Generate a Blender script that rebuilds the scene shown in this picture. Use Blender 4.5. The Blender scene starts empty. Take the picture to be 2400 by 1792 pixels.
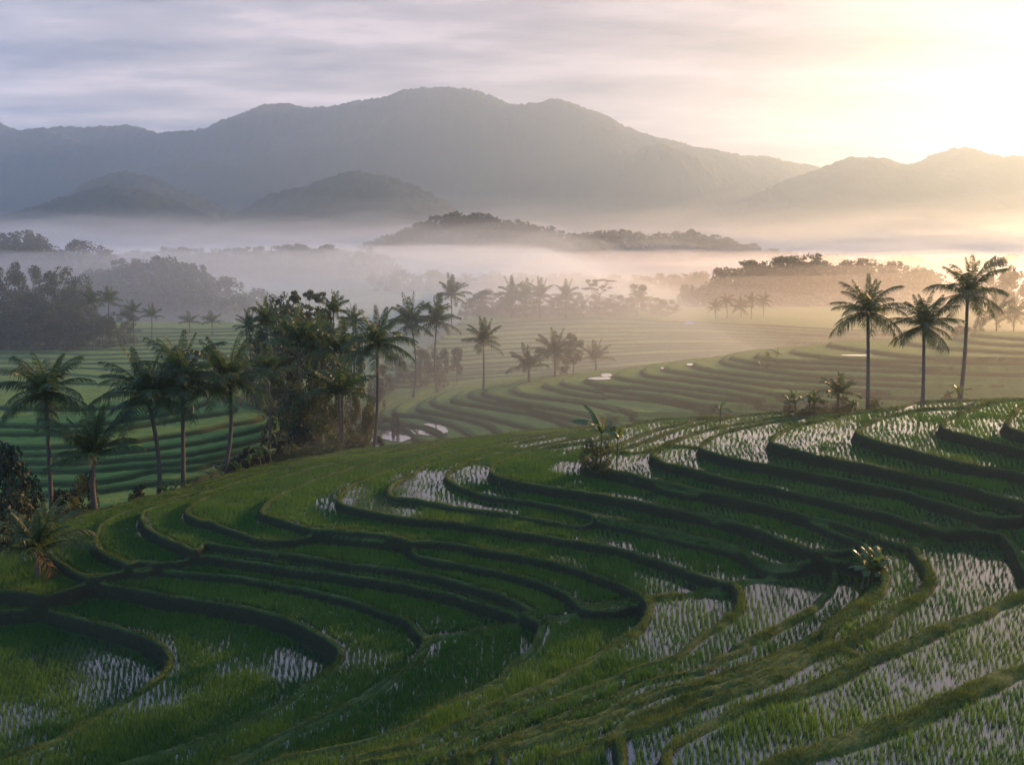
import bpy, math, random
import numpy as np
from mathutils import Vector, Matrix

random.seed(7)
rng = np.random.default_rng(7)
SC = bpy.context.scene
COL = SC.collection
R = math.radians

# ------------------------------------------------------------------ camera
F = 1867.0            # focal length in photo pixels (2400 wide)
CX, CY, HORIZON = 1200.0, 896.0, 560.0
PITCH = math.atan((CY - HORIZON) / F)
cam_d = bpy.data.cameras.new("camera")
cam_d.sensor_width = 36.0
cam_d.lens = 36.0 * F / 2400.0
cam_d.clip_start = 0.5
cam_d.clip_end = 60000.0
cam = bpy.data.objects.new("camera", cam_d)
COL.objects.link(cam)
cam.location = (0, 0, 0)
cam.rotation_euler = (math.pi / 2 - PITCH, 0, 0)
SC.camera = cam
SP, CP = math.sin(PITCH), math.cos(PITCH)


def ray(px, py):
    rx = (px - CX) / F
    ry = -(py - CY) / F
    return np.array([rx, CP + ry * SP, -SP + ry * CP])


def on_z(px, py, z):
    d = ray(px, py)
    t = z / d[2]
    return d[0] * t, d[1] * t


def on_y(px, py, y):
    d = ray(px, py)
    t = y / d[1]
    return d[0] * t, y, d[2] * t


def project(x, y, z):
    dz = y * CP - z * SP
    up = y * SP + z * CP
    return CX + F * x / dz, CY - F * up / dz


# ------------------------------------------------------------------ noise
def _hash(ix, iy, seed):
    n = (ix.astype(np.int64) * 374761393 + iy.astype(np.int64) * 668265263 + seed * 2147483647) & 0x7FFFFFFF
    n = ((n ^ (n >> 13)) * 1274126177) & 0x7FFFFFFF
    return ((n ^ (n >> 16)) & 0xFFFF) / 65535.0


def vnoise(x, y, seed=0):
    x = np.asarray(x, float); y = np.asarray(y, float)
    ix = np.floor(x); iy = np.floor(y)
    fx = x - ix; fy = y - iy
    fx = fx * fx * (3 - 2 * fx); fy = fy * fy * (3 - 2 * fy)
    a = _hash(ix, iy, seed); b = _hash(ix + 1, iy, seed)
    c = _hash(ix, iy + 1, seed); d = _hash(ix + 1, iy + 1, seed)
    return (a + (b - a) * fx) * (1 - fy) + (c + (d - c) * fx) * fy - 0.5


def fbm(x, y, octv=4, seed=0, gain=0.5):
    s = 0; a = 1.0
    for o in range(octv):
        s = s + a * vnoise(x * 2 ** o + o * 17.3, y * 2 ** o - o * 9.1, seed + o)
        a *= gain
    return s


def sstep(a, b, x):
    t = np.clip((x - a) / (b - a), 0, 1)
    return t * t * (3 - 2 * t)


# ------------------------------------------------------------------ meshes
def mesh_np(name, verts, quads=None, tris=None, smooth=False, attrs=None, mat=None):
    me = bpy.data.meshes.new(name)
    verts = np.ascontiguousarray(verts, np.float32)
    nq = 0 if quads is None else len(quads)
    nt = 0 if tris is None else len(tris)
    me.vertices.add(len(verts))
    me.vertices.foreach_set("co", verts.ravel())
    loops = []
    if nq: loops.append(np.asarray(quads, np.int32).ravel())
    if nt: loops.append(np.asarray(tris, np.int32).ravel())
    loops = np.concatenate(loops)
    me.loops.add(len(loops))
    me.loops.foreach_set("vertex_index", loops)
    me.polygons.add(nq + nt)
    st = np.concatenate([np.arange(nq) * 4, nq * 4 + np.arange(nt) * 3]).astype(np.int32)
    me.polygons.foreach_set("loop_start", st)
    me.polygons.foreach_set("use_smooth", np.full(nq + nt, smooth, bool))
    if attrs:
        for k, v in attrs.items():
            a = me.attributes.new(k, 'FLOAT', 'POINT')
            a.data.foreach_set("value", np.ascontiguousarray(v, np.float32))
    me.update(calc_edges=True)
    if mat: me.materials.append(mat)
    return me


def link(name, me, parent=None):
    o = bpy.data.objects.new(name, me)
    COL.objects.link(o)
    if parent: o.parent = parent
    return o


def tag(o, label=None, cat=None, group=None, kind=None):
    if label: o['label'] = label
    if cat: o['category'] = cat
    if group: o['group'] = group
    if kind: o['kind'] = kind
    return o


def empty(name, loc):
    o = bpy.data.objects.new(name, None)
    o.empty_display_size = 0.5
    o.location = loc
    COL.objects.link(o)
    return o


# ------------------------------------------------------------------ materials
class NT:
    def __init__(s, tree):
        s.t = tree; tree.nodes.clear()

    def n(s, typ, **kw):
        nd = s.t.nodes.new(typ)
        for k, v in kw.items():
            if k.startswith('i_'):
                key = k[2:]
                key = int(key) if key.isdigit() else key.replace('_', ' ')
                nd.inputs[key].default_value = v
            else:
                setattr(nd, k, v)
        return nd

    def l(s, a, b):
        s.t.links.new(a, b)

    def math(s, op, a, b=None, clamp=False):
        nd = s.t.nodes.new('ShaderNodeMath'); nd.operation = op; nd.use_clamp = clamp
        for i, v in enumerate((a, b)):
            if v is None: continue
            if isinstance(v, (int, float)): nd.inputs[i].default_value = v
            else: s.l(v, nd.inputs[i])
        return nd.outputs[0]

    def ramp(s, fac, stops, interp='LINEAR'):
        nd = s.t.nodes.new('ShaderNodeValToRGB')
        cr = nd.color_ramp; cr.interpolation = interp
        while len(cr.elements) < len(stops): cr.elements.new(0.5)
        for e, (p, c) in zip(cr.elements, stops):
            e.position = p
            e.color = (*c, 1) if len(c) == 3 else c
        s.l(fac, nd.inputs[0])
        return nd.outputs[0]

    def mix(s, fac, a, b):
        nd = s.t.nodes.new('ShaderNodeMix'); nd.data_type = 'RGBA'
        for sock, v in ((nd.inputs[0], fac), (nd.inputs[6], a), (nd.inputs[7], b)):
            if isinstance(v, (int, float)): sock.default_value = v
            elif isinstance(v, tuple): sock.default_value = (*v, 1)
            else: s.l(v, sock)
        return nd.outputs[2]

    def noise(s, vec, scale, detail=3.0, rough=0.55):
        nd = s.t.nodes.new('ShaderNodeTexNoise')
        nd.inputs['Scale'].default_value = scale
        nd.inputs['Detail'].default_value = detail
        nd.inputs['Roughness'].default_value = rough
        if vec is not None: s.l(vec, nd.inputs['Vector'])
        return nd.outputs['Fac']

    def attr(s, name):
        nd = s.t.nodes.new('ShaderNodeAttribute'); nd.attribute_name = name
        return nd.outputs['Fac']


def newmat(name):
    m = bpy.data.materials.new(name); m.use_nodes = True
    return m, NT(m.node_tree)


def leaf_mat(name, c_dark, c_light, trans=0.35, rough=0.55, spec=0.25, use_tone=False, noise_scale=0.8):
    m, t = newmat(name)
    pos = t.n('ShaderNodeNewGeometry').outputs['Position']
    if use_tone:
        f = t.attr('tone')
    else:
        nz = t.noise(pos, noise_scale, 2.0)
        rnd = t.n('ShaderNodeObjectInfo').outputs['Random']
        f = t.math('ADD', t.math('MULTIPLY', nz, 0.9), t.math('MULTIPLY', rnd, 0.35))
        f = t.math('SUBTRACT', f, 0.15, clamp=True)
    col = t.mix(f, c_dark, c_light)
    p = t.n('ShaderNodeBsdfPrincipled', i_Roughness=rough)
    p.inputs['Specular IOR Level'].default_value = spec
    t.l(col, p.inputs['Base Color'])
    tr = t.n('ShaderNodeBsdfTranslucent')
    hs = t.n('ShaderNodeHueSaturation', i_Saturation=1.1, i_Value=1.5)
    t.l(col, hs.inputs['Color'])
    t.l(hs.outputs[0], tr.inputs['Color'])
    mx = t.n('ShaderNodeMixShader'); mx.inputs[0].default_value = trans
    t.l(p.outputs[0], mx.inputs[1]); t.l(tr.outputs[0], mx.inputs[2])
    out = t.n('ShaderNodeOutputMaterial')
    t.l(mx.outputs[0], out.inputs[0])
    return m


M = {}
M['frond'] = leaf_mat('frond', (0.030, 0.055, 0.018), (0.07, 0.1, 0.026), 0.42, 0.42, 0.4)
M['dry_frond'] = leaf_mat('dry_frond', (0.09, 0.05, 0.02), (0.16, 0.10, 0.04), 0.4, 0.6, 0.2)
M['leaf'] = leaf_mat('leaf', (0.022, 0.036, 0.014), (0.06, 0.075, 0.024), 0.3)
M['leaf_pale'] = leaf_mat('leaf_pale', (0.04, 0.055, 0.02), (0.095, 0.1, 0.035), 0.35)
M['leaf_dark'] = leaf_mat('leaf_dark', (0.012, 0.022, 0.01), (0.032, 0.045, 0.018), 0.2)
M['banana'] = leaf_mat('banana_leaf', (0.05, 0.085, 0.02), (0.11, 0.15, 0.035), 0.45, 0.35, 0.45, noise_scale=2.0)
M['rice'] = leaf_mat('rice_blades', (0.034, 0.098, 0.028), (0.125, 0.200, 0.042), 0.42, 0.5, 0.25, use_tone=True)
M['grass'] = leaf_mat('bund_grass', (0.034, 0.060, 0.014), (0.115, 0.150, 0.034), 0.38, 0.6, 0.2, use_tone=True)


def bark_mat(name, c1, c2, ring=0.0):
    m, t = newmat(name)
    tc = t.n('ShaderNodeTexCoord').outputs['Object']
    nz = t.noise(tc, 3.0, 4.0)
    col = t.mix(nz, c1, c2)
    p = t.n('ShaderNodeBsdfPrincipled', i_Roughness=0.85)
    p.inputs['Specular IOR Level'].default_value = 0.2
    if ring:
        w = t.n('ShaderNodeTexWave', wave_type='BANDS', bands_direction='Z')
        w.inputs['Scale'].default_value = ring; w.inputs['Distortion'].default_value = 1.0
        t.l(tc, w.inputs['Vector'])
        col = t.mix(t.math('MULTIPLY', w.outputs['Fac'], 0.45), col, tuple(x * 0.5 for x in c1))
    t.l(col, p.inputs['Base Color'])
    out = t.n('ShaderNodeOutputMaterial'); t.l(p.outputs[0], out.inputs[0])
    return m


M['palm_bark'] = bark_mat('palm_bark', (0.075, 0.062, 0.048), (0.14, 0.12, 0.095), 1.6)
M['bark'] = bark_mat('bark', (0.07, 0.055, 0.04), (0.15, 0.125, 0.1))
M['banana_stem'] = bark_mat('banana_stem', (0.07, 0.07, 0.03), (0.14, 0.12, 0.06))


def ground_mat():
    m, t = newmat('terrace_soil_and_grass')
    pos = t.n('ShaderNodeNewGeometry').outputs['Position']
    bank = t.attr('bank')
    crop = t.attr('crop')
    n1 = t.noise(pos, 0.35, 4.0)
    n2 = t.noise(pos, 2.5, 4.0)
    n3 = t.noise(pos, 9.0, 3.0, 0.7)
    mud = t.mix(n2, (0.022, 0.019, 0.013), (0.05, 0.042, 0.028))
    g = t.math('ADD', t.math('MULTIPLY', n1, 0.6), t.math('MULTIPLY', n3, 0.6))
    grass = t.ramp(g, [(0.30, (0.036, 0.060, 0.016)), (0.55, (0.07, 0.10, 0.026)), (0.78, (0.09, 0.115, 0.034))])
    soil = t.ramp(n2, [(0.52, (0, 0, 0)), (0.68, (1, 1, 1))])
    grass = t.mix(t.math('MULTIPLY', soil, 0.35), grass, (0.045, 0.033, 0.02))
    rc = t.ramp(t.math('ADD', t.math('MULTIPLY', n1, 0.7), t.math('MULTIPLY', n3, 0.4)),
                [(0.3, (0.075, 0.125, 0.026)), (0.6, (0.13, 0.18, 0.038)), (0.8, (0.18, 0.215, 0.055))])
    col = t.mix(crop, mud, rc)
    col = t.mix(bank, col, grass)
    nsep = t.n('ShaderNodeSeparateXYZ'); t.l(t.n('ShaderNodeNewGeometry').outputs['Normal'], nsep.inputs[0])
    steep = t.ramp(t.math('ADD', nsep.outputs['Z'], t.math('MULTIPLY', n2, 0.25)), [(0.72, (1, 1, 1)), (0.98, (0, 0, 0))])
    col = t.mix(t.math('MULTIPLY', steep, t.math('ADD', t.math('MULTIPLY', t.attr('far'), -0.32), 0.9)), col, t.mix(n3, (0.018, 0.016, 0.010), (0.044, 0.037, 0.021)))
    p = t.n('ShaderNodeBsdfPrincipled', i_Roughness=0.9)
    p.inputs['Specular IOR Level'].default_value = 0.1
    t.l(col, p.inputs['Base Color'])
    bmp = t.n('ShaderNodeBump', i_Strength=0.7, i_Distance=0.25)
    n4 = t.noise(pos, 4.0, 5.0, 0.75)
    t.l(n4, bmp.inputs['Height']); t.l(bmp.outputs[0], p.inputs['Normal'])
    out = t.n('ShaderNodeOutputMaterial'); t.l(p.outputs[0], out.inputs[0])
    return m


M['ground'] = ground_mat()


def water_mat():
    m, t = newmat('paddy_water')
    pos = t.n('ShaderNodeNewGeometry').outputs['Position']
    p = t.n('ShaderNodeBsdfPrincipled', i_Roughness=0.06)
    p.inputs['Base Color'].default_value = (0.03, 0.028, 0.02, 1)
    p.inputs['IOR'].default_value = 1.33
    gl = t.n('ShaderNodeBsdfGlossy', i_Roughness=0.05)
    gl.inputs['Color'].default_value = (0.92, 0.92, 0.92, 1)
    bmp = t.n('ShaderNodeBump', i_Strength=0.12, i_Distance=0.05)
    t.l(t.noise(pos, 2.2, 3.0), bmp.inputs['Height'])
    t.l(bmp.outputs[0], p.inputs['Normal']); t.l(bmp.outputs[0], gl.inputs['Normal'])
    fr = t.n('ShaderNodeFresnel', i_IOR=1.6)
    t.l(bmp.outputs[0], fr.inputs['Normal'])
    fac = t.math('ADD', t.math('MULTIPLY', fr.outputs[0], 0.88), 0.06, clamp=True)
    mx = t.n('ShaderNodeMixShader'); t.l(fac, mx.inputs[0])
    t.l(p.outputs[0], mx.inputs[1]); t.l(gl.outputs[0], mx.inputs[2])
    out = t.n('ShaderNodeOutputMaterial'); t.l(mx.outputs[0], out.inputs[0])
    return m


M['water'] = water_mat()


def forest_mat(name, c1, c2):
    m, t = newmat(name)
    pos = t.n('ShaderNodeNewGeometry').outputs['Position']
    n1 = t.noise(pos, 0.02, 5.0, 0.65)
    n2 = t.noise(pos, 0.12, 3.0, 0.7)
    col = t.mix(t.math('ADD', t.math('MULTIPLY', n1, 0.5), t.math('MULTIPLY', n2, 0.5)), c1, c2)
    p = t.n('ShaderNodeBsdfPrincipled', i_Roughness=0.95)
    p.inputs['Specular IOR Level'].default_value = 0.05
    t.l(col, p.inputs['Base Color'])
    out = t.n('ShaderNodeOutputMaterial'); t.l(p.outputs[0], out.inputs[0])
    return m


M['mountain'] = forest_mat('forested_mountain', (0.012, 0.022, 0.013), (0.032, 0.046, 0.024))
M['plain'] = forest_mat('valley_fields', (0.05, 0.07, 0.03), (0.09, 0.105, 0.045))
# ------------------------------------------------------------------ traced terrace edges
# Each edge was read off enlarged pieces of the photograph; a piece letter gives its corner and scale.
Z1 = 480.0 / 2213.0
TILE = dict(a=(0, 1100, Z1), b=(480, 1000, Z1), c=(960, 1000, Z1), d=(1440, 920, Z1), e=(1920, 920, Z1),
            f=(480, 1300, Z1), g=(960, 1250, Z1), h=(1440, 1200, Z1), i=(1920, 1200, Z1), j=(0, 1440, Z1),
            k=(480, 1442, Z1), l=(960, 1442, Z1), m=(1440, 1442, Z1), n=(1920, 1442, Z1),
            p=(840, 740, 640 / 2213.), q=(1400, 740, 640 / 2213.), r=(1920, 580, 480 / 1888.),
            s=(0, 780, 780 / 2213.), t=(540, 640, 420 / 1652.), X=(0, 0, 1.0))


def parse(txt):
    """'a 1,2 3,4 W 5,6' -> list of (mode, x, y); mode P = photo pixel, W = world metres."""
    out = []; cur = 'X'
    for tok in txt.split():
        if ',' not in tok:
            cur = tok; continue
        x, y = map(float, tok.split(','))
        if cur == 'W':
            out.append(('W', x, y))
        else:
            ox, oy, s = TILE[cur]
            out.append(('P', ox + x * s, oy + y * s))
    return out


# name, step, path from the near side, round the valley head, along the far side, round the spur's nose, and back
FRONT = [
 ('K1', 1.1, "X -150,1840 j 0,1520 400,1400 700,1270 1000,1110 1300,930 1500,790 1700,670 1800,570 1820,450 1750,360 1600,270 1350,175 1100,100 800,40 650,0 a 600,1550 400,1490 200,1450 0,1440 X -200,1430 W -72,74 -90,84 -92,96 -70,112 -45,122 -12,134 10,142 45,149 90,154 180,158"),
 ('K2', 1.15, "X 100,1850 280,1787 j 1500,1540 1900,1420 2213,1310 k 200,1220 500,1090 800,950 f 850,1580 1000,1440 1150,1330 1350,1220 1450,1130 1460,1040 1400,950 1300,890 1150,820 900,700 600,610 300,545 0,495 a 2213,1415 1800,1360 1500,1300 1200,1250 950,1215 850,1285 600,1340 350,1385 0,1395 X -200,1395 W -70,80 -78,92 -62,107 -40,115 -10,128 10,135 45,142 90,147 180,151"),
 ('K3', 0.55, "X 300,1860 k 200,1540 500,1410 900,1220 1300,1050 1500,950 1750,830 f 1600,1560 1800,1430 2000,1300 2213,1210 g 0,1400 50,1330 100,1220 150,1130 60,1050 0,960 f 2213,720 2000,640 1800,570 1500,480 1200,400 900,340 600,285 300,235 0,205 a 2213,1130 1900,1110 1700,1080 1500,1065 1370,1100 1200,1130 960,1165 750,1080 600,960 480,850 500,700 650,580 900,480 1300,370 1800,240 2213,130 b 430,460 870,370 1300,300 1600,240 2213,180 c 500,120 1000,70 1500,20"),
 ('K4', 0.6, "X 400,1860 k 900,1270 1300,1100 1600,930 f 1850,1470 2060,1290 g 40,1380 130,1220 200,1120 600,1060 1100,980 1300,935 1150,850 1000,770 700,680 300,570 0,505 f 2000,235 1500,170 1100,110 700,50 b 800,1460 400,1400 0,1345 a 2213,930 2000,985 1750,1000 1600,1040 1400,1030 1300,990 1150,930 1060,850 1010,760 1060,620 1250,490 1600,370 2213,210 b 0,630 600,470 1300,325 2213,205 c 500,140 1000,85"),
 ('K5', 0.8, "X 560,1860 k 560,1614 1000,1490 1300,1440 1600,1390 1900,1300 2213,1170 l 200,1040 500,900 800,760 1000,650 g 1000,1480 1150,1370 1300,1250 1350,1150 1380,1050 1400,950 1300,930 1200,870 1100,800 900,720 600,640 300,560 0,490 f 2213,250 1800,200 1500,150 1200,100 900,60 b 1500,1530 1000,1470 700,1430 300,1370 0,1330 a 2213,880 2100,880 1950,820 1800,760 1650,690 1560,620 1515,520 1560,440 1800,350 2213,235 b 0,690 400,560 900,420 1500,290 2213,215 c 500,150"),
 ('K6a', 0.6, "X 800,1870 k 1560,1585 1720,1515 2020,1432 2213,1352 l 100,1312 400,1192 700,1092 900,972 1150,872 1300,812 1600,662 g 1480,1600 1780,1440 2080,1250 h 0,1380 130,1300 260,1190 330,1080 280,1010 150,1030 g 2213,830 1950,830 1850,800 1800,740 1700,660 1500,570 1200,470 800,380 300,300 100,260 0,200 c 30,1340 b 2000,1240 1600,1200 1250,1175 1100,1195 900,1230 600,1220 470,1180 250,1100 0,1010 a 2213,570 2030,500 2000,440 2050,370 2213,290 b 0,750 300,640 700,550 1100,450 1600,340 2213,235 c 500,165"),
 ('K6b', 0.65, "X 850,1870 k 1500,1580 1700,1500 2000,1420 2213,1340 l 100,1300 400,1180 700,1080 900,960 1150,860 1300,800 1600,650 g 1500,1600 1800,1440 2100,1250 h 0,1400 150,1320 280,1200 340,1080 350,980 300,910 150,830 0,760 g 1800,380 1400,280 1000,210 600,140 300,90 0,90 b 2100,1200 1700,1160 1300,1120 1000,1060 800,1000 650,960 600,920 620,880 700,790 900,670 1200,560 1500,460 2213,290 c 500,145 1000,90"),
 ('K7', 0.65, "X 900,1900 k 1600,1600 1900,1540 2213,1480 l 400,1350 700,1220 900,1140 1200,1020 1600,880 1900,770 2213,640 m 300,520 600,440 h 900,1320 1150,1170 1300,1050 1350,950 1330,850 1250,760 1100,740 900,680 600,560 300,470 0,385 c 1700,1220 1200,1140 700,1070 300,1020 0,990 b 1900,940 1600,880 1450,830 1420,780 1480,680 1700,560 2000,450 2213,380 c 300,280 700,210 1000,160 1600,55"),
 ('K8', 0.35, "X 1000,1910 l 200,1600 500,1500 900,1360 1200,1250 1500,1110 1900,950 2213,840 m 300,700 600,620 900,570 1100,440 1400,330 h 1200,1480 1500,1330 1800,1180 2100,1030 i 0,920 100,830 150,720 130,620 0,600 h 2100,590 1950,620 1750,620 1600,585 1450,515 1300,435 1000,350 600,260 400,195 0,125 d 600,1545 300,1465 0,1415 c 2100,1035 2030,1000 1980,1030 1900,1065 1750,1060 1600,1030 1300,980 1000,930 700,900 400,860 0,780 b 2050,770 1980,720 1990,640 2100,560 2213,510 c 100,440 300,350 700,270 1100,180 1500,105 2000,30"),
 ('K9', 0.45, "X 1100,1920 l 500,1560 900,1410 1200,1300 1500,1200 2000,1050 2213,945 m 0,945 200,880 500,760 800,700 1200,570 1500,480 1700,400 2000,250 2213,130 i 0,1200 250,1030 430,900 540,820 610,720 560,590 400,510 150,530 h 2213,525 1950,590 1750,600 1600,560 1450,490 1300,410 1000,330 600,240 400,175 0,100 d 600,1520 300,1440 0,1390 c 2030,985 1900,930 1600,860 1200,790 800,740 550,650 450,600 390,560 390,520 450,450 600,380 900,290 1300,210 1700,130 2000,80 d 0,310 300,270"),
 ('K10', 0.85, "X 1250,1920 l 900,1500 1300,1350 1700,1200 2213,1020 m 0,1020 300,880 600,780 900,720 1250,610 1500,520 1750,420 2050,260 2213,170 i 30,1210 280,1040 460,910 570,820 640,710 590,590 430,500 200,470 0,430 h 2000,370 1800,290 1500,180 1200,100 850,0 d 1300,1400 1000,1340 700,1280 400,1210 0,1130 c 2213,760 1900,710 1500,650 1200,600 1000,550 880,510 860,460 900,390 1000,340 1200,270 1500,210 1900,150 2213,90 d 0,390 300,310 700,260"),
 ('K11', 0.6, "X 1400,1920 l 1400,1600 1800,1440 2213,1240 m 0,1170 300,1010 700,880 1000,760 1500,600 1800,450 2213,290 i 60,1240 320,1060 520,920 640,820 700,700 650,600 520,480 450,340 200,230 0,140 e 200,1530 0,1440 d 1900,1330 1600,1250 1300,1190 1000,1120 800,1100 500,1030 200,920 0,890 c 2000,480 1900,460 1870,410 1900,340 1990,270 2213,190 d 150,500 400,400 700,330 1000,265"),
 ('K12', 0.4, "X 1500,1930 m 0,1320 400,1150 800,980 1200,800 1600,640 2000,450 2213,350 n 300,250 650,60 i 250,1360 500,1220 800,1010 1050,880 1150,740 1130,600 1000,390 850,345 690,310 500,200 e 480,1500 300,1440 0,1360 d 1700,1230 1300,1130 900,1050 600,980 200,900 0,840 c 2100,440 1985,390 2000,330 2100,270 2213,220 d 0,620 300,520 600,410 1000,300 1500,225 2213,195"),
 ('K13', 0.8, "X 1650,1960 m 500,1500 1000,1150 1400,950 1800,820 2213,650 n 0,660 500,420 900,270 1200,120 1500,20 i 1700,1070 2000,930 2213,840 2270,700 2170,560 2080,380 1950,230 1800,215 e 1650,1480 1400,1500 1200,1470 1000,1400 750,1310 400,1240 0,1130 d 1600,1000 1200,930 800,820 550,760 430,700 400,660 480,580 700,480 900,410 1300,330 1700,270 2213,225 e 200,200 500,180"),
 ('K14', 0.9, "X 1750,1960 m 1550,1590 1900,1440 2213,1340 n 0,1340 500,1170 1000,990 1500,780 1800,640 2213,500 X 2520,1475 2600,1350 2520,1230 e 2213,1345 2000,1350 1800,1340 1700,1310 1500,1240 1300,1180 900,1060 500,990 0,890 d 1800,800 1400,740 1100,670 930,610 905,570 1000,490 1200,410 1400,360 1800,290 2213,235 e 300,230 700,160"),
 ('K15', 1.0, "W 12,12 28,24 36,36 42,50 e 2213,1190 1900,1110 1500,990 1000,890 600,800 0,690 d 2000,630 1800,580 1690,540 1690,490 1750,430 1900,360 2213,290 e 200,230 500,200 850,155 1100,95"),
 ('K16', 1.0, "W 16,8 32,20 42,36 46,48 e 2213,870 1700,790 1300,700 1000,620 600,520 400,440 380,400 450,350 700,250 1000,190 1200,160 1600,150"),
 ('K17', 0.95, "W 20,4 38,18 50,36 52,46 e 2213,610 2000,560 1500,440 1330,380 1310,340 1380,270 1550,200 1750,120 2213,60"),
 ('K18', 1.0, "W 24,0 44,16 56,36 e 2400,480 2213,440 2050,380 2000,310 2060,230 2150,150 2300,120"),
]
CROSS = [   # low cross bunds that only part two plots on one level (photo path, terrace they lie on)
 ('K3', "g 170,1130 600,1080 1150,1015"),
 ('K5', "g 1420,945 1700,890 2000,850 2213,825 h 130,1050"),
 ('K6b', "h 320,925 700,900 1000,870 1180,840"),
 ('K7', "h 1350,750 1700,720 2000,680 2150,640"),
 ('K12', "i 1000,335 1400,300 1700,240 1830,215"),
 ('K12', "d 0,640 150,650 300,640 410,620"),
 ('K13', "d 480,590 700,575 860,590"),
 ('K13', "n 270,240 500,310 750,340 900,280"),
 ('K10', "m 1050,470 1250,450 1450,470 1530,560"),
 ('K11', "m 0,1240 500,1120 700,960 900,820"),
]
F0 = -33.0
PLAIN = -42.0

SPUR = [
 ('B0', 0.97, "p 700,1060 520,1010 480,1000 440,960 380,910 300,880 170,890 60,850 30,780 80,700 200,660 400,620 W -20,232 10,240 180,245"),
 ('B1', 0.92, "p 760,1060 690,975 650,940 550,900 400,870 250,830 180,800 190,760 260,720 400,670 560,640 W -14,225 10,232 180,238"),
 ('B2', 0.92, "p 1000,1040 900,950 750,870 600,830 480,800 320,790 290,760 320,720 450,665 620,625 W -8,222 20,228 180,234"),
 ('B3', 0.92, "p 1240,1020 1140,940 1050,880 900,830 700,790 520,760 480,735 520,690 650,630 W -4,218 20,224 180,230"),
 ('B4', 0.92, "p 1600,960 1400,900 1200,850 1000,800 800,760 650,720 600,690 620,655 750,605 W 0,214 24,220 180,226"),
 ('B5', 0.92, "p 1850,960 1720,890 1600,840 1450,790 1200,750 1000,720 800,690 760,665 800,630 900,590 W 4,210 30,216 180,222"),
 ('B6', 0.86, "p 2050,930 1850,860 1700,820 1500,770 1300,720 1100,690 950,660 900,635 920,605 1050,565 W 8,206 34,212 180,218"),
 ('B7', 0.86, "q 300,900 60,800 p 2000,820 1850,790 1600,740 1300,690 1100,650 1010,615 1050,580 1200,545 W 12,204 40,210 180,214"),
 ('B8', 0.92, "q 600,860 450,830 330,800 200,750 0,710 p 2100,750 1900,700 1600,660 1350,630 1250,595 1280,560 1400,525 1500,510 W 18,202 44,207 180,211"),
 ('B9', 0.86, "q 1200,850 1000,790 850,750 600,690 300,650 0,610 p 2000,650 1800,630 1600,590 1500,555 1550,525 1700,490 W 22,200 50,204 180,208"),
 ('B10', 0.76, "q 2213,850 1600,775 1100,745 800,700 500,650 200,620 p 2000,610 1750,570 1640,538 1680,505 1850,470 W 28,198 54,202 180,205"),
 ('B11', 0.81, "q 2500,800 2213,780 1560,750 1300,690 900,650 600,600 250,565 p 2200,570 1950,550 1840,520 1880,490 2050,450 W 33,197 60,200 180,203"),
 ('B12', 0.81, "q 2600,750 2000,705 1550,685 1300,660 1000,610 700,570 400,530 200,500 145,475 200,440 320,410 W 37,196 66,198 180,201"),
 ('B13', 0.81, "q 2600,700 2200,670 1600,640 1300,600 1000,550 700,510 420,480 365,445 400,410 520,380 W 42,195 72,197 180,199"),
 ('B14', 0.81, "q 2600,620 2213,600 1900,580 1500,560 1100,510 800,470 600,440 540,415 600,385 720,350 W 47,194 76,196 180,198"),
 ('B15', 0.81, "q 2600,560 2213,540 1500,500 1100,460 850,420 780,395 800,370 980,325 W 53,193 82,195 180,197"),
 ('B16', 0.81, "q 2600,505 2213,490 1700,470 1300,420 1080,390 1010,360 1060,310 1150,295 W 58,192 86,194 180,196"),
 ('B17', 0.81, "q 2600,445 2213,430 1500,400 1200,360 1080,330 1150,295 1250,275 W 62,192 92,193 180,195"),
 ('B18', 0.81, "q 2600,395 2213,385 1600,360 1350,340 1285,315 1350,280 1500,250 W 68,191 96,192 180,194"),
 ('B19', 0.81, "r 1888,1090 950,1060 500,1030 0,1000 q 1900,330 1650,300 1570,275 1650,250 1800,225 W 80,191 110,192 180,193"),
 ('B20', 0.81, "r 1888,1020 1300,1010 800,990 500,950 200,910 80,885 150,860 W 85,190 120,191 180,192"),
 ('B21', 0.81, "r 1888,960 1300,930 1000,900 800,870 780,840 900,810 W 95,189 130,190 180,191"),
 ('B22', 0.76, "r 1888,895 1500,870 1300,840 1250,815 1350,780 W 112,188 140,189 180,190"),
 ('B23', 0.76, "r 1888,835 1600,815 1420,795 1450,770 1700,745 W 130,186 150,187 180,188"),
]
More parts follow.
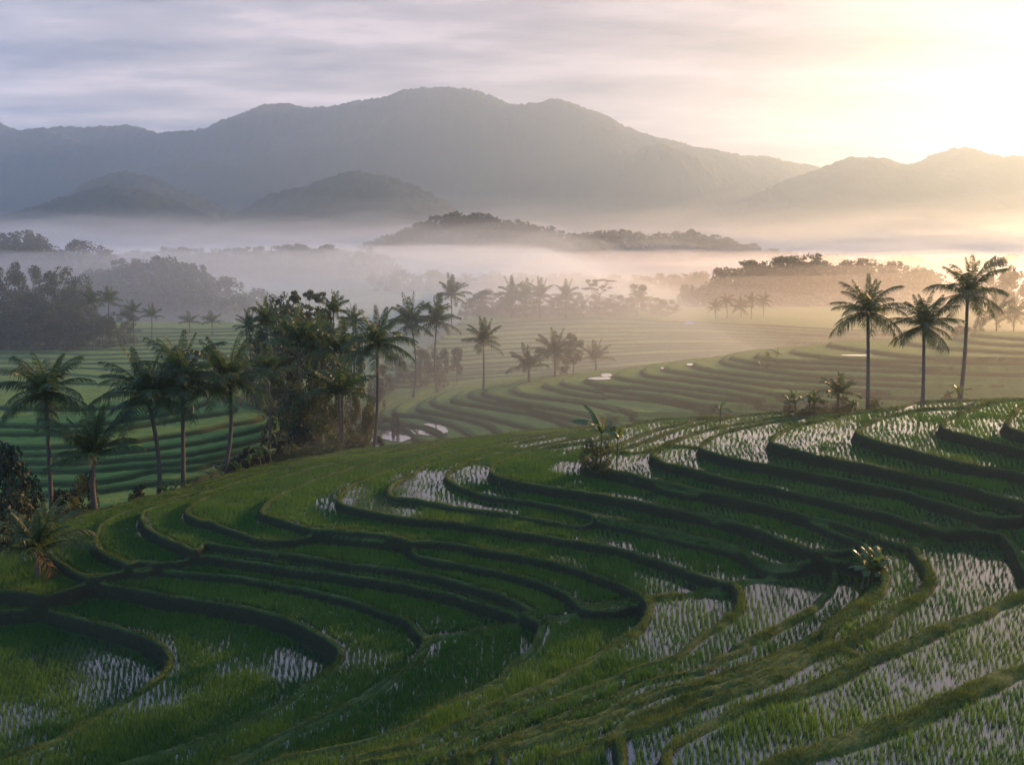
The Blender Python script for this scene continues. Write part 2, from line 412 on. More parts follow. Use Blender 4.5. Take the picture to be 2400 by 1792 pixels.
LEFTS = [
 ('A1', 0.9, "X -150,1160 s 0,1070 300,1060 650,1035 1000,990 1300,960 1500,890 1750,865 2000,835 2150,770 2130,700 2030,630 1880,570 W -67,232 -62,288 -100,315 -400,327"),
 ('A2', 0.85, "X -150,1125 s 0,985 300,990 620,980 850,945 1020,905 1300,890 1420,855 1700,830 1900,800 2070,740 2080,690 2000,620 1850,560 W -68,232 -64,286 -100,312 -400,324"),
 ('A3', 0.85, "X -150,1100 s 0,905 200,908 600,900 900,875 1200,850 1400,822 1650,772 1900,722 2010,660 1950,595 1800,530 W -69,232 -66,284 -100,309 -400,321"),
 ('A4', 0.85, "X -150,1080 s 0,845 200,850 600,850 850,828 1200,800 1450,760 1700,705 1850,660 1910,610 1850,560 1700,500 W -70,232 -68,282 -100,306 -400,318"),
 ('A5', 0.8, "X -150,1062 s 0,795 250,798 800,780 1000,760 1300,720 1600,660 1750,620 1800,580 1760,530 1650,475 W -71,232 -70,280 -100,303 -400,315"),
 ('A6', 0.8, "X -150,1045 s 0,745 250,748 800,722 1000,692 1300,650 1500,605 1700,572 1730,535 1590,462 W -72,232 -72,278 -100,300 -400,312"),
 ('A7', 0.8, "X -150,1012 s 0,660 250,662 700,640 900,612 1200,562 1500,522 1560,482 1470,440 W -73,232 -74,276 -100,297 -400,309"),
 ('A8', 0.8, "X -150,990 s 0,605 300,610 700,590 900,562 1150,522 1300,482 1380,440 1350,415 W -74,232 -76,274 -100,294 -400,306"),
 ('A9', 0.75, "X -150,955 s 0,490 300,500 700,492 900,462 1060,425 1080,395 W -75,232 -78,272 -100,291 -400,303"),
]


def catmull(P, spacing):
    P = np.asarray(P, float)
    keep = [0]
    for i in range(1, len(P)):
        if np.hypot(*(P[i] - P[keep[-1]])) > 0.15: keep.append(i)
    P = P[keep]
    out = []
    n = len(P)
    for i in range(n - 1):
        p0 = P[max(i - 1, 0)]; p1 = P[i]; p2 = P[i + 1]; p3 = P[min(i + 2, n - 1)]
        L = np.hypot(*(p2 - p1)); k = max(1, int(L / spacing))
        # centripetal-like tangents limited by the segment's own length
        m1 = (p2 - p0) * 0.5; m2 = (p3 - p1) * 0.5
        for m_ in (m1, m2):
            q = np.hypot(*m_)
            if q > L * 1.1: m_ *= L * 1.1 / q
        t = np.linspace(0, 1, k, endpoint=False)[:, None]
        h = ((2 * t**3 - 3 * t**2 + 1) * p1 + (t**3 - 2 * t**2 + t) * m1 + (-2 * t**3 + 3 * t**2) * p2 + (t**3 - t**2) * m2)
        out.append(h)
    out.append(P[-1:])
    return np.concatenate(out)


def smooth_line(P, passes):
    P = P.copy()
    for _ in range(passes):
        P[1:-1] = 0.25 * P[:-2] + 0.5 * P[1:-1] + 0.25 * P[2:]
    return P


def to_world(path, z):
    return [on_z(x, y, z) if m == 'P' else (x, y) for m, x, y in path]


def make_edges(lst, z0, lip, close, spacing=0.25):
    out = []; z = z0
    for name, step, txt in lst:
        z += step
        P0 = to_world(parse(txt), z + lip)
        if close and close != 'B' and close != 'A' and name not in ('K1', 'K2'):
            ex, ey = P0[-1]
            P0 = P0 + [(ex + 25, ey + 3.5), (ex + 120, ey + 12)]
        P = catmull(P0, spacing)
        P = smooth_line(P, 4)
        out.append(dict(name=name, step=step, z=z, line=P, close=close))
    return out


E_F = make_edges(FRONT, F0, 0.2, [(400, None), (400, -60), (-200, -60)])


def hug(edge, traced_to, ref, off):
    # the lowest banks run close together down the steep back of the spur
    i = int(np.argmin(ref[:, 0])) - 12
    T = np.gradient(ref[i:], axis=0); T /= np.hypot(T[:, 0], T[:, 1])[:, None] + 1e-9
    tail = ref[i:] + np.stack([-T[:, 1], T[:, 0]], -1) * off
    head = edge['line'][:traced_to]
    j = np.hypot(*(head - tail[0]).T).argmin()
    mid = [head[j], head[j] * 0.5 + tail[0] * 0.5] if False else []
    P = np.concatenate([head, tail[8:]])
    edge['line'] = smooth_line(catmull(P[::4], 0.25), 20)


_k3 = E_F[2]['line']
for e_, lim, off in ((E_F[1], -52.0, 1.6), (E_F[0], -58.0, 3.4)):
    L_ = e_['line']
    k_ = int(np.argmax(L_[:, 0] < lim)) or len(L_)
    hug(e_, k_, _k3, off)
E_B = make_edges(SPUR, PLAIN, 0.15, 'B', 0.5)
E_A = make_edges(LEFTS, PLAIN, 0.15, 'A', 0.5)
# terraced slope across the valley: bands between two traced lines
bot = np.array([(930, 905), (1100, 893), (1250, 885), (1500, 862), (1700, 850), (2050, 845)], float)
top = np.array([(1090, 760), (1250, 750), (1400, 747), (1600, 752), (1800, 762), (2050, 775)], float)
E_C = []
NC = 14
for kk in range(NC):
    u = kk / (NC - 1)
    z = PLAIN + 0.7 * (kk + 1)
    wob = np.array([0, 1, -1, 1.5, 0, -1]) * (1.5 * math.sin(kk * 2.1))
    L = bot * (1 - u) + top * u
    L[:, 1] += wob
    P = [on_z(x, y, z + 0.1) for x, y in L][::-1]
    P = [(300, P[0][1] + 4)] + P
    x0, y0 = P[-1]
    P += [(x0 - 3, y0 + 12), (x0 + 2, y0 + 40), (x0 + 30, 430 - kk * 4), (300, 440 - kk * 4)]
    E_C.append(dict(name='C', step=0.7, z=z, line=smooth_line(catmull(P, 0.8), 6), close='C'))


def polygon(e):
    P = e['line']
    if e['close'] == 'C':
        return P
    if e['close'] == 'B':
        tail = [(400, P[-1][1] + 2), (400, min(P[0][1], 140))]
        return np.concatenate([P, tail])
    if e['close'] == 'A':
        tail = [(-400, P[0][1])]
        return np.concatenate([P, tail])
    tail = [(400, P[-1][1]), (400, -60), (min(P[0][0], -30) - 30, -60), (min(P[0][0], 0) - 20, P[0][1] - 6)]
    if e['name'] in ('K15', 'K16', 'K17', 'K18'):
        tail = [(400, P[-1][1]), (400, -60), (P[0][0] - 4, -60)]
    return np.concatenate([P, tail])


K1 = E_F[0]['line']
_far = {}
for x, y in K1:
    k = round(x / 4) * 4
    _far[k] = max(_far.get(k, -1e9), y)
_kx = np.array(sorted(_far)); _ky = np.array([_far[k] for k in _kx])


def base_height(x, y):
    yb = np.interp(x, _kx, _ky)
    b = F0 + (PLAIN - F0) * sstep(0.5, 12.0, y - yb)
    return b


class Grid:
    """A regular plan grid carrying height, floor level, distance into the nearest bank and so on."""

    def __init__(s, x0, x1, y0, y1, c):
        s.c = c; s.x0 = x0; s.y0 = y0
        s.nx = int(round((x1 - x0) / c)) + 1; s.ny = int(round((y1 - y0) / c)) + 1
        s.xs = x0 + np.arange(s.nx) * c; s.ys = y0 + np.arange(s.ny) * c
        s.X, s.Y = np.meshgrid(s.xs, s.ys)

    def inside(s, poly):
        m = np.zeros((s.ny, s.nx), bool)
        A = np.asarray(poly); Bq = np.roll(A, -1, axis=0)
        for j, y in enumerate(s.ys):
            y = y + 1e-5
            c = (A[:, 1] <= y) != (Bq[:, 1] <= y)
            if not c.any(): continue
            a = A[c]; b = Bq[c]
            xs = np.sort(a[:, 0] + (y - a[:, 1]) / (b[:, 1] - a[:, 1]) * (b[:, 0] - a[:, 0]))
            m[j] = (np.searchsorted(xs, s.xs) % 2) == 1
        return m

    def dist(s, line, rad):
        D = np.full((s.ny, s.nx), rad * rad)
        c = s.c; w = int(rad / c) + 1
        seg = np.hypot(*np.diff(line, axis=0).T)
        pts = [line[:1]]
        for a, b, L in zip(line[:-1], line[1:], seg):
            k = max(1, int(math.ceil(L / (0.6 * c))))
            t = (np.arange(1, k + 1) / k)[:, None]
            pts.append(a + (b - a) * t)
        pts = np.concatenate(pts)
        ok = (pts[:, 0] > s.xs[0] - rad) & (pts[:, 0] < s.xs[-1] + rad) & (pts[:, 1] > s.ys[0] - rad) & (pts[:, 1] < s.ys[-1] + rad)
        for px, py in pts[ok]:
            i = int((px - s.x0) / c); j = int((py - s.y0) / c)
            i0 = max(i - w, 0); i1 = min(i + w + 2, s.nx); j0 = max(j - w, 0); j1 = min(j + w + 2, s.ny)
            if i0 >= i1 or j0 >= j1: continue
            d2 = (s.xs[i0:i1] - px)[None, :] ** 2 + ((s.ys[j0:j1] - py) ** 2)[:, None]
            v = D[j0:j1, i0:i1]
            np.minimum(v, d2, out=v)
        return np.sqrt(D)

    def sample(s, Fd, x, y):
        fx = np.clip((np.asarray(x, float) - s.x0) / s.c, 0, s.nx - 1.001)
        fy = np.clip((np.asarray(y, float) - s.y0) / s.c, 0, s.ny - 1.001)
        i = fx.astype(int); j = fy.astype(int); u = fx - i; v = fy - j
        return (Fd[j, i] * (1 - u) + Fd[j, i + 1] * u) * (1 - v) + (Fd[j + 1, i] * (1 - u) + Fd[j + 1, i + 1] * u) * v

    def near(s, Fd, x, y):
        i = np.clip(np.rint((np.asarray(x, float) - s.x0) / s.c).astype(int), 0, s.nx - 1)
        j = np.clip(np.rint((np.asarray(y, float) - s.y0) / s.c).astype(int), 0, s.ny - 1)
        return Fd[j, i]


RAD = 4.0


def build_grid(g, edges, crosses, base, bund_h, rad=RAD, fine=True, slope=0.42, bund_w=0.42, rough=1.0):
    X, Y = g.X, g.Y
    Z = base.copy(); L = base.copy()
    bund = np.zeros_like(Z); dmin = np.full_like(Z, rad); up = np.full_like(Z, rad)
    wob = 0.12 * vnoise(X / 1.1, Y / 1.1, 3) + 0.26 * vnoise(X / 4.5, Y / 4.5, 4)
    if not fine: wob = wob * 1.2
    wvar = 1.0 + 0.7 * vnoise(X / 9.0, Y / 9.0, 11) + (1.1 * (1 - sstep(34, 62, Y)) * sstep(7, 18, X) if fine else 0)
    for e in edges:
        ins = g.inside(polygon(e))
        if not ins.any(): continue
        d = g.dist(e['line'], rad)
        sd = np.where(ins, d, -d) + np.where(d < rad * 0.95, wob, 0) * rough
        r = max(0.3, slope * e['step'])
        Z += e['step'] * sstep(-r, 0.03, sd)
        L += e['step'] * (sd > 0)
        bw = bund_w * wvar
        hb = bund_h * (sstep(-0.14, 0.06, sd) * (1 - sstep(bw * 0.85, bw * 1.4, sd)))
        bund = np.maximum(bund, hb)
        dmin = np.minimum(dmin, np.where(sd > 0, np.maximum(sd - bw * 1.15, 0), np.maximum(-sd - r, 0)))
        up = np.minimum(up, np.where(sd > 0, sd, rad))
    for line in crosses:
        d = g.dist(line, 1.6) + wob * 0.6
        bund = np.maximum(bund, bund_h * 0.8 * (1 - sstep(0.22, 0.62, d)))
        dmin = np.minimum(dmin, np.maximum(d - 0.55, 0))
    lump = 0.09 * fbm(X / 0.9, Y / 0.9, 3, 21) + 0.10 * vnoise(X / 2.6, Y / 2.6, 31)
    bank = 1 - sstep(0.0, 0.22 if fine else 0.35, dmin)
    Z = Z + bund + lump * bank * rough
    g.Z, g.L, g.bank, g.dmin, g.up = Z, L, bank, dmin, up
    return g


def in_view(X, Y, m=14.0):
    return (np.abs(X) < 0.66 * np.maximum(Y, 0) + m)


def grid_object(g, name, mat, mask_fn, crop, extra=None):
    X, Y = g.X, g.Y
    V = np.stack([X, Y, g.Z], -1).reshape(-1, 3)
    idx = np.arange(g.nx * g.ny).reshape(g.ny, g.nx)
    q = np.stack([idx[:-1, :-1], idx[:-1, 1:], idx[1:, 1:], idx[1:, :-1]], -1)
    keep = mask_fn(X[:-1, :-1], Y[:-1, :-1])
    q = q[keep].reshape(-1, 4)
    used = np.zeros(len(V), bool); used[q.ravel()] = True
    remap = np.cumsum(used) - 1
    me = mesh_np(name, V[used], quads=remap[q], smooth=True,
                 attrs=dict(bank=g.bank.ravel()[used], crop=np.broadcast_to(crop, X.shape).ravel()[used], far=np.full(int(used.sum()), 0.0 if g is gF else 1.0)), mat=mat)
    o = link(name, me)
    tag(o, kind='structure')
    return o


# ---- foreground hillside
gF = Grid(-100, 96, 10, 152, 0.16)
zF = {e['name']: e['z'] for e in E_F}
cross_lines = []
for lev, txt in CROSS:
    P = catmull(to_world(parse(txt), zF[lev] + 0.15), 0.25)
    cross_lines.append(P)
build_grid(gF, E_F, cross_lines, base_height(gF.X, gF.Y), 0.27)
rough_ground = sstep(2.0, 6.0, gF.Y - np.interp(gF.X, _kx, _ky))     # scrub slope behind the spur
gF.bank = np.maximum(gF.bank, rough_ground)
gF.Z += rough_ground * (0.5 * fbm(gF.X / 5, gF.Y / 5, 4, 77))
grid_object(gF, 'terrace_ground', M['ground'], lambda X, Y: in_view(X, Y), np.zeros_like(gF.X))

# ---- terraced spur and slopes behind
gM = Grid(-215, 215, 214.5, 330, 0.4)
gM1 = Grid(-166, 166, 151.5, 215, 0.24)
gM0 = Grid(-125, 125, 98, 152, 0.26)
for g_ in (gM, gM1, gM0):
    build_grid(g_, E_B + E_A + (E_C if g_ is not gM0 else []), [], np.full(g_.X.shape, PLAIN), 0.16, rad=3.0, fine=False, slope=0.6, bund_w=0.4, rough=0.8)
    if g_ is not gM0:
        gq = np.clip((g_.Y - 172) / 8.5 + 2.2 * fbm(g_.X / 55, g_.Y / 40, 3, 61) + 0.004 * (g_.X + 100), 0, 12)
        msk = g_.inside(polygon(E_A[8])) * sstep(0, 8, -45 - g_.X)
        ff = gq - np.floor(gq)
        g_.Z += msk * 0.36 * (np.floor(gq) + sstep(0.88, 1.0, ff))
        edge_ = msk * ((ff > 0.80) & (gq > 0))
        g_.Z += edge_ * 0.15
        g_.bank = np.maximum(g_.bank, edge_)
        floor = 1 - g_.bank
    else:
        floor = 1 - g_.bank
    g_.Z += floor * (0.30 + 0.16 * fbm(g_.X / 0.8, g_.Y / 0.8, 2, 5))
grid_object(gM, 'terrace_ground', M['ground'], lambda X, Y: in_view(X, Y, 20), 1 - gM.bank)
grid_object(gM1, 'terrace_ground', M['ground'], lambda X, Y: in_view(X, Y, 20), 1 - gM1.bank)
# the strip of the valley floor that the foreground grid overlaps keeps the higher of the two
hF = gF.sample(gF.Z, gM0.X, gM0.Y)
yb0 = np.interp(gM0.X, _kx, _ky)
own = (gM0.Y - yb0) > 1.0
gM0.Z = np.where(own, np.maximum(gM0.Z, -60), hF - 0.6)
grid_object(gM0, 'terrace_ground', M['ground'], lambda X, Y: in_view(X, Y, 20) & ((Y - np.interp(X, _kx, _ky)) > 0.5), 1 - gM0.bank)

# ---- the valley floor with its thin far terraces
gD = Grid(-430, 430, 329, 620, 1.4)
baseD = np.full(gD.X.shape, PLAIN) + 0.0
lineD = []
build_grid(gD, E_C + E_A, [], baseD, 0.18, rad=4.5, fine=False, slope=1.2, bund_w=0.9, rough=0.8)
step_far = 0.55
rise = (gD.Y - 300) / 26.0 + 0.9 * fbm(gD.X / 70, gD.Y / 70, 3, 41)
q_ = np.clip(rise, 0, 9)
mfar = 1 - (gD.inside(polygon(E_C[0])) | gD.inside(polygon(E_A[0])))
gD.Z += gD.inside(polygon(E_A[8])) * 0.36 * np.clip((gD.Y - 172) / 8.5, 0, 12)
fr_ = q_ - np.floor(q_)
gD.Z += mfar * step_far * (np.floor(q_) + sstep(0.86, 1.0, fr_)) * sstep(300, 320, gD.Y)
gD.bank = np.maximum(gD.bank, mfar * ((fr_ > 0.8) & (q_ > 0)) * 1.0)
gD.Z += (1 - gD.bank) * 0.3
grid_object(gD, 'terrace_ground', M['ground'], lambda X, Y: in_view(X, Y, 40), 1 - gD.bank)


def ground_z(x, y):
    """Height of the ground at a plan point."""
    if y < 100 or (y < 151 and y - np.interp(x, _kx, _ky) < 1.0):
        return float(gF.sample(gF.Z, x, y))
    if y < 151.5:
        return max(float(gM0.sample(gM0.Z, x, y)), float(gF.sample(gF.Z, x, y)) if y < 151 else -99)
    if y < 214.8:
        return float(gM1.sample(gM1.Z, x, y))
    if y < 329.5:
        return float(gM.sample(gM.Z, x, y))
    if y < 618:
        return float(gD.sample(gD.Z, x, y))
    return PLAIN + 4.5


# ------------------------------------------------------------------ water
def water_object(g, mask, dz, name):
    lv = g.L
    same = (np.abs(lv[:-1, :-1] - lv[1:, :-1]) < 1e-6) & (np.abs(lv[:-1, :-1] - lv[:-1, 1:]) < 1e-6) & (np.abs(lv[:-1, :-1] - lv[1:, 1:]) < 1e-6)
    zmin = np.minimum(np.minimum(g.Z[:-1, :-1], g.Z[1:, :-1]), np.minimum(g.Z[:-1, 1:], g.Z[1:, 1:]))
    keep = same & (zmin < lv[:-1, :-1] + dz) & mask[:-1, :-1]
    V = np.stack([g.X, g.Y, lv + dz], -1).reshape(-1, 3)
    idx = np.arange(g.nx * g.ny).reshape(g.ny, g.nx)
    q = np.stack([idx[:-1, :-1], idx[:-1, 1:], idx[1:, 1:], idx[1:, :-1]], -1)[keep]
    used = np.zeros(len(V), bool); used[q.ravel()] = True
    remap = np.cumsum(used) - 1
    me = mesh_np(name, V[used], quads=remap[q], smooth=True, mat=M['water'])
    o = link(name, me); tag(o, kind='structure')
    return o


behind = (gF.Y - np.interp(gF.X, _kx, _ky)) < 0.5
water_object(gF, in_view(gF.X, gF.Y, 14) & behind, 0.08, 'paddy_water')
# flooded plots on the spur behind


def ell(px, py, cx, cy, rx, ry):
    return ((px - cx) / rx) ** 2 + ((py - cy) / ry) ** 2


PONDS = [(930, 1022, 40, 20), (862, 1045, 26, 24), (890, 990, 20, 7), (1010, 1012, 40, 14), (1420, 884, 14, 4), (1405, 892, 26, 3.5), (1617, 859, 10, 2.5), (2005, 838, 40, 1.5), (1555, 868, 8, 2)]
for g_, nm in ((gM1, 'paddy_water'), (gM0, 'paddy_water')):
    px_, py_ = project(g_.X, g_.Y, g_.L)
    mk = np.zeros(g_.X.shape, bool)
    for pnd in PONDS:
        hit = ell(px_, py_, *pnd) < 1 + 0.5 * vnoise(g_.X / 2, g_.Y / 2, 9)
        mk |= hit & (g_.Y < 195) & ((g_.L > PLAIN + 0.5) | (pnd[1] > 960))
    if nm and mk.any():
        water_object(g_, mk, 0.52, nm)
HAZE = 0.00015
MIST = 1.0
# ------------------------------------------------------------------ plant parts


class Acc:
    """Collects vertices, quads and triangles into one mesh."""

    def __init__(s):
        s.v = []; s.q = []; s.t = []; s.tone = []; s.n = 0

    def add(s, v, q=None, t=None, tone=None):
        v = np.asarray(v, float)
        s.v.append(v)
        if q is not None and len(q): s.q.append(np.asarray(q) + s.n)
        if t is not None and len(t): s.t.append(np.asarray(t) + s.n)
        s.tone.append(np.full(len(v), 0.5) if tone is None else np.broadcast_to(tone, len(v)))
        s.n += len(v)

    def mesh(s, name, mat, smooth=False, tone=False):
        return mesh_np(name, np.concatenate(s.v), np.concatenate(s.q) if s.q else None,
                       np.concatenate(s.t) if s.t else None, smooth=smooth,
                       attrs=dict(tone=np.concatenate(s.tone)) if tone else None, mat=mat)


def tube(acc, pts, radii, sides=8, cap=True):
    pts = np.asarray(pts, float); n = len(pts)
    T = np.gradient(pts, axis=0); T /= np.linalg.norm(T, axis=1)[:, None] + 1e-9
    ref = np.array([1.0, 0.13, 0.05])
    A = np.cross(T, ref); A /= np.linalg.norm(A, axis=1)[:, None] + 1e-9
    B = np.cross(T, A)
    a = np.linspace(0, 2 * math.pi, sides, endpoint=False)
    ring = A[:, None, :] * np.cos(a)[None, :, None] + B[:, None, :] * np.sin(a)[None, :, None]
    V = pts[:, None, :] + ring * np.asarray(radii)[:, None, None]
    i = np.arange(n - 1)[:, None] * sides; k = np.arange(sides)[None, :]; k2 = (k + 1) % sides
    Q = np.stack([i + k, i + k2, i + sides + k2, i + sides + k], -1).reshape(-1, 4)
    acc.add(V.reshape(-1, 3), Q)


def frond_mesh(name, L, e0, curl, n_leaf, mat, leaf_w=0.065, leaf_l=1.2, seed=0, gaps=0.06):
    """One palm leaf lying in the XZ plane: leaves the crown at elevation e0 and bends over by curl."""
    r_ = np.random.default_rng(seed)
    acc = Acc()
    n = 22
    s_ = np.linspace(0, 1, n)
    ang = e0 - curl * s_ ** 1.5
    d = np.stack([np.cos(ang), 0.05 * np.sin(s_ * 5 + seed), np.sin(ang)], -1)
    P = np.concatenate([[[0, 0, 0]], np.cumsum(d[:-1] * L / (n - 1), axis=0)])
    tube(acc, P, 0.055 * (1 - s_) ** 0.8 + 0.008, 5)
    T = np.gradient(P, axis=0); T /= np.linalg.norm(T, axis=1)[:, None]
    side = np.array([0, 1.0, 0])
    for sg in (-1, 1):
        for i in range(n_leaf):
            if r_.random() < gaps: continue
            u = 0.10 + 0.90 * (i + r_.uniform(-0.3, 0.3)) / n_leaf
            u = min(max(u, 0.08), 0.995)
            f = u * (n - 1); k = min(int(f), n - 2); w = f - k
            p = P[k] * (1 - w) + P[k + 1] * w; tt = T[k] * (1 - w) + T[k + 1] * w
            nn = np.cross(tt, side * 1.0); nn /= np.linalg.norm(nn) + 1e-9
            ll = leaf_l * (0.35 + 0.65 * math.sin(min(1, (u * 0.93 + 0.1)) * math.pi) ** 0.6) * r_.uniform(0.85, 1.12)
            fwd = 0.45 + 0.9 * u ** 2
            dr = side * sg * 1.0 + tt * fwd + nn * r_.uniform(-0.25, 0.1)
            dr /= np.linalg.norm(dr)
            sag = r_.uniform(0.6, 1.25)
            m1 = p + dr * ll * 0.5 + np.array([0, 0, -0.10 * sag * ll])
            tip = p + dr * ll * 0.92 + np.array([0, 0, -0.62 * sag * ll])
            wv = tt * leaf_w * 0.5 + nn * r_.uniform(-0.4, 0.4) * leaf_w
            V = [p - wv * 0.7, p + wv * 0.7, m1 + wv, m1 - wv, tip]
            acc.add(V, [[0, 1, 2, 3]], [[3, 2, 4]])
    return acc.mesh(name, mat, smooth=False)


FR = {  # frond shapes: spear, rising, level, hanging, dry
    'spear': [frond_mesh('frond', 4.6, R(76), R(26), 60, M['frond'], seed=k, leaf_l=0.85) for k in (1, 2)],
    'rise': [frond_mesh('frond', 5.0, R(60), R(52 + 16 * k), 64, M['frond'], seed=10 + k) for k in (0, 1)],
    'level': [frond_mesh('frond', 5.1, R(26), R(52 + 18 * k), 64, M['frond'], seed=20 + k) for k in (0, 1)],
    'hang': [frond_mesh('frond', 4.9, R(-14), R(42 + 10 * k), 60, M['frond'], seed=30 + k) for k in (0, 1)],
    'dry': [frond_mesh('frond', 3.6, R(-48), R(36), 30, M['dry_frond'], seed=40, gaps=0.3)],
}
# crowns of farther palms, a single mesh each


def crown_mesh(name, seed, counts=(2, 6, 7, 5), dense=16, mat=None):
    r_ = np.random.default_rng(seed)
    V = []; Q = []; T = []; n0 = 0
    for kind, cnt in zip(('spear', 'rise', 'level', 'hang'), counts):
        e0, curl = dict(spear=(84, 16), rise=(60, 58), level=(26, 60), hang=(-14, 46))[kind]
        for i in range(cnt):
            a = 2 * math.pi * (i + r_.uniform(-0.3, 0.3)) / max(cnt, 1) + r_.uniform(0, 0.5)
            me = frond_mesh('tmp', 4.9 * r_.uniform(0.85, 1.08), R(e0 + r_.uniform(-9, 9)), R(curl + r_.uniform(-14, 14)), dense,
                            None, leaf_w=0.13, seed=int(r_.integers(1e6)))
            co = np.empty(len(me.vertices) * 3); me.vertices.foreach_get('co', co); co = co.reshape(-1, 3)
            ca, sa = math.cos(a), math.sin(a)
            co = np.stack([co[:, 0] * ca - co[:, 1] * sa, co[:, 0] * sa + co[:, 1] * ca, co[:, 2]], -1)
            for pl in me.polygons:
                (Q if pl.loop_total == 4 else T).append([v + n0 for v in pl.vertices])
            V.append(co); n0 += len(co)
            bpy.data.meshes.remove(me)
    return mesh_np(name, np.concatenate(V), np.array(Q), np.array(T), mat=mat)


CROWNS = [crown_mesh('crown', 100 + k, c, 30, M['frond']) for k, c in enumerate(((3, 8, 8, 6), (3, 7, 9, 5), (4, 9, 6, 3)))]
CROWN_UP = crown_mesh('crown', 140, (3, 9, 4, 0), 30, M['frond'])


def trunk_mesh(name, base, hub, bow, r0, r1, mat, swell=1.7):
    n = 18
    u = np.linspace(0, 1, n)
    base = np.asarray(base, float); hub = np.asarray(hub, float)
    P = base + (hub - base) * u[:, None]
    bow = np.asarray(bow, float)
    P[:, :2] += np.outer(np.sin(u * math.pi) * (1 - 0.4 * u), bow)
    rad = r0 + (r1 - r0) * u
    rad = rad * (1 + (swell - 1) * np.exp(-u * 18)) * (1 + 0.05 * np.sin(np.arange(n) * 2.3))
    acc = Acc(); tube(acc, P, rad, 9)
    return acc.mesh(name, mat, smooth=True)


def place(px, py_hub, depth):
    return on_y(px, py_hub, depth)


def palm(label, group, base_px, hub_px, depth, r_px, bow=(0, 0), style='full', detail=True, seed=0, name='coconut_palm', dry=0, yaw=None, thick=1.0):
    """A palm whose trunk starts on the ground under base_px and whose crown sits at hub_px, both at the same distance."""
    r_ = np.random.default_rng(1000 + seed)
    hx, hy, hz = on_y(hub_px[0], hub_px[1], depth)
    bx = on_y(base_px[0], max(base_px[1], HORIZON + 30), depth)[0]
    by = depth + r_.uniform(-0.6, 0.6)
    gz = ground_z(bx, by)
    rt = empty(name, (bx, by, gz)); tag(rt, label, 'palm tree', group)
    hub = (hx - bx, hy - by, hz - gz)
    span = r_px / F * depth * 1.0
    sc = span / 4.0
    H = hub[2]
    r1 = 0.15 * thick * max(0.8, min(1.2, sc)); r0 = r1 * 1.5
    link('trunk', trunk_mesh('trunk', (0, 0, -0.5), hub, bow, r0, r1, M['palm_bark'], 1.9), rt)
    if not detail:
        me = CROWN_UP if style == 'up' else CROWNS[int(r_.integers(len(CROWNS)))]
        c = link('crown', me, rt)
        c.location = hub; c.scale = (sc, sc, sc * r_.uniform(0.92, 1.08)); c.rotation_euler = (r_.uniform(-.1, .1), r_.uniform(-.1, .1), r_.uniform(0, 6.28) if yaw is None else yaw)
        return rt
    sets = dict(full=(('spear', 4), ('rise', 7), ('level', 8), ('hang', 9)), up=(('spear', 5), ('rise', 9), ('level', 5)),
                open=(('spear', 2), ('rise', 6), ('level', 8), ('hang', 5)))[style]
    for kind, cnt in sets + ((('dry', dry),) if dry else ()):
        ph = r_.uniform(0, 6.28)
        for i in range(cnt):
            me = FR[kind][int(r_.integers(len(FR[kind])))]
            o = link('frond', me, rt)
            o.location = Vector(hub) + Vector((0, 0, r_.uniform(-0.15, 0.1)))
            az = ph + 2 * math.pi * (i + r_.uniform(-0.28, 0.28)) / cnt
            s_ = sc * r_.uniform(0.86, 1.1)
            o.scale = (s_, s_, s_)
            o.rotation_euler = Matrix.Rotation(az, 3, 'Z').to_euler()
            m_ = Matrix.Rotation(az, 4, 'Z') @ Matrix.Rotation(R(r_.uniform(-9, 9)), 4, 'Y') @ Matrix.Rotation(R(r_.uniform(-16, 16)), 4, 'X')
            o.rotation_euler = m_.to_euler()
    # heart of the crown: leaf bases and nuts
    acc = Acc()
    for k in range(11):
        a = r_.uniform(0, 6.28); rr = r_.uniform(0.12, 0.34) * sc; zz = r_.uniform(-0.55, 0.0) * sc
        c = np.array([hub[0] + rr * math.cos(a), hub[1] + rr * math.sin(a), hub[2] + zz]); s0 = r_.uniform(0.09, 0.15) * sc
        ph = np.linspace(0, math.pi, 5); th = np.linspace(0, 2 * math.pi, 7)[:-1]
        V = np.array([[c[0] + s0 * math.sin(p_) * math.cos(q2), c[1] + s0 * math.sin(p_) * math.sin(q2), c[2] + s0 * 1.2 * math.cos(p_)] for p_ in ph for q2 in th])
        Q = [[a_ * 6 + b_, a_ * 6 + (b_ + 1) % 6, (a_ + 1) * 6 + (b_ + 1) % 6, (a_ + 1) * 6 + b_] for a_ in range(4) for b_ in range(6)]
        acc.add(V, Q)
    link('coconut_cluster', acc.mesh('coconut_cluster', M['banana_stem'], True), rt)
    return rt


# ------------------------------------------------------------------ broadleaf trees


def leaf_cloud(acc, cen, rad, n, size, r_, flat=1.0, up=0.35):
    u = r_.normal(size=(n, 3)); u /= np.linalg.norm(u, axis=1)[:, None]
    rr = rad * r_.uniform(0.45, 1.0, n) ** 0.6
    P = cen + u * rr[:, None] * np.array([1, 1, flat])
    nrm = u * 0.7 + r_.normal(size=(n, 3)) * 0.6 + np.array([0, 0, up])
    nrm /= np.linalg.norm(nrm, axis=1)[:, None]
    a = np.cross(nrm, r_.normal(size=(n, 3))); a /= np.linalg.norm(a, axis=1)[:, None] + 1e-9
    b = np.cross(nrm, a)
    sz = size * r_.uniform(0.6, 1.3, n)[:, None]
    V = np.stack([P - a * sz, P - b * sz * 0.55, P + a * sz, P + b * sz * 0.55], 1).reshape(-1, 3)
    Q = np.arange(n * 4).reshape(-1, 4)
    acc.add(V, Q)


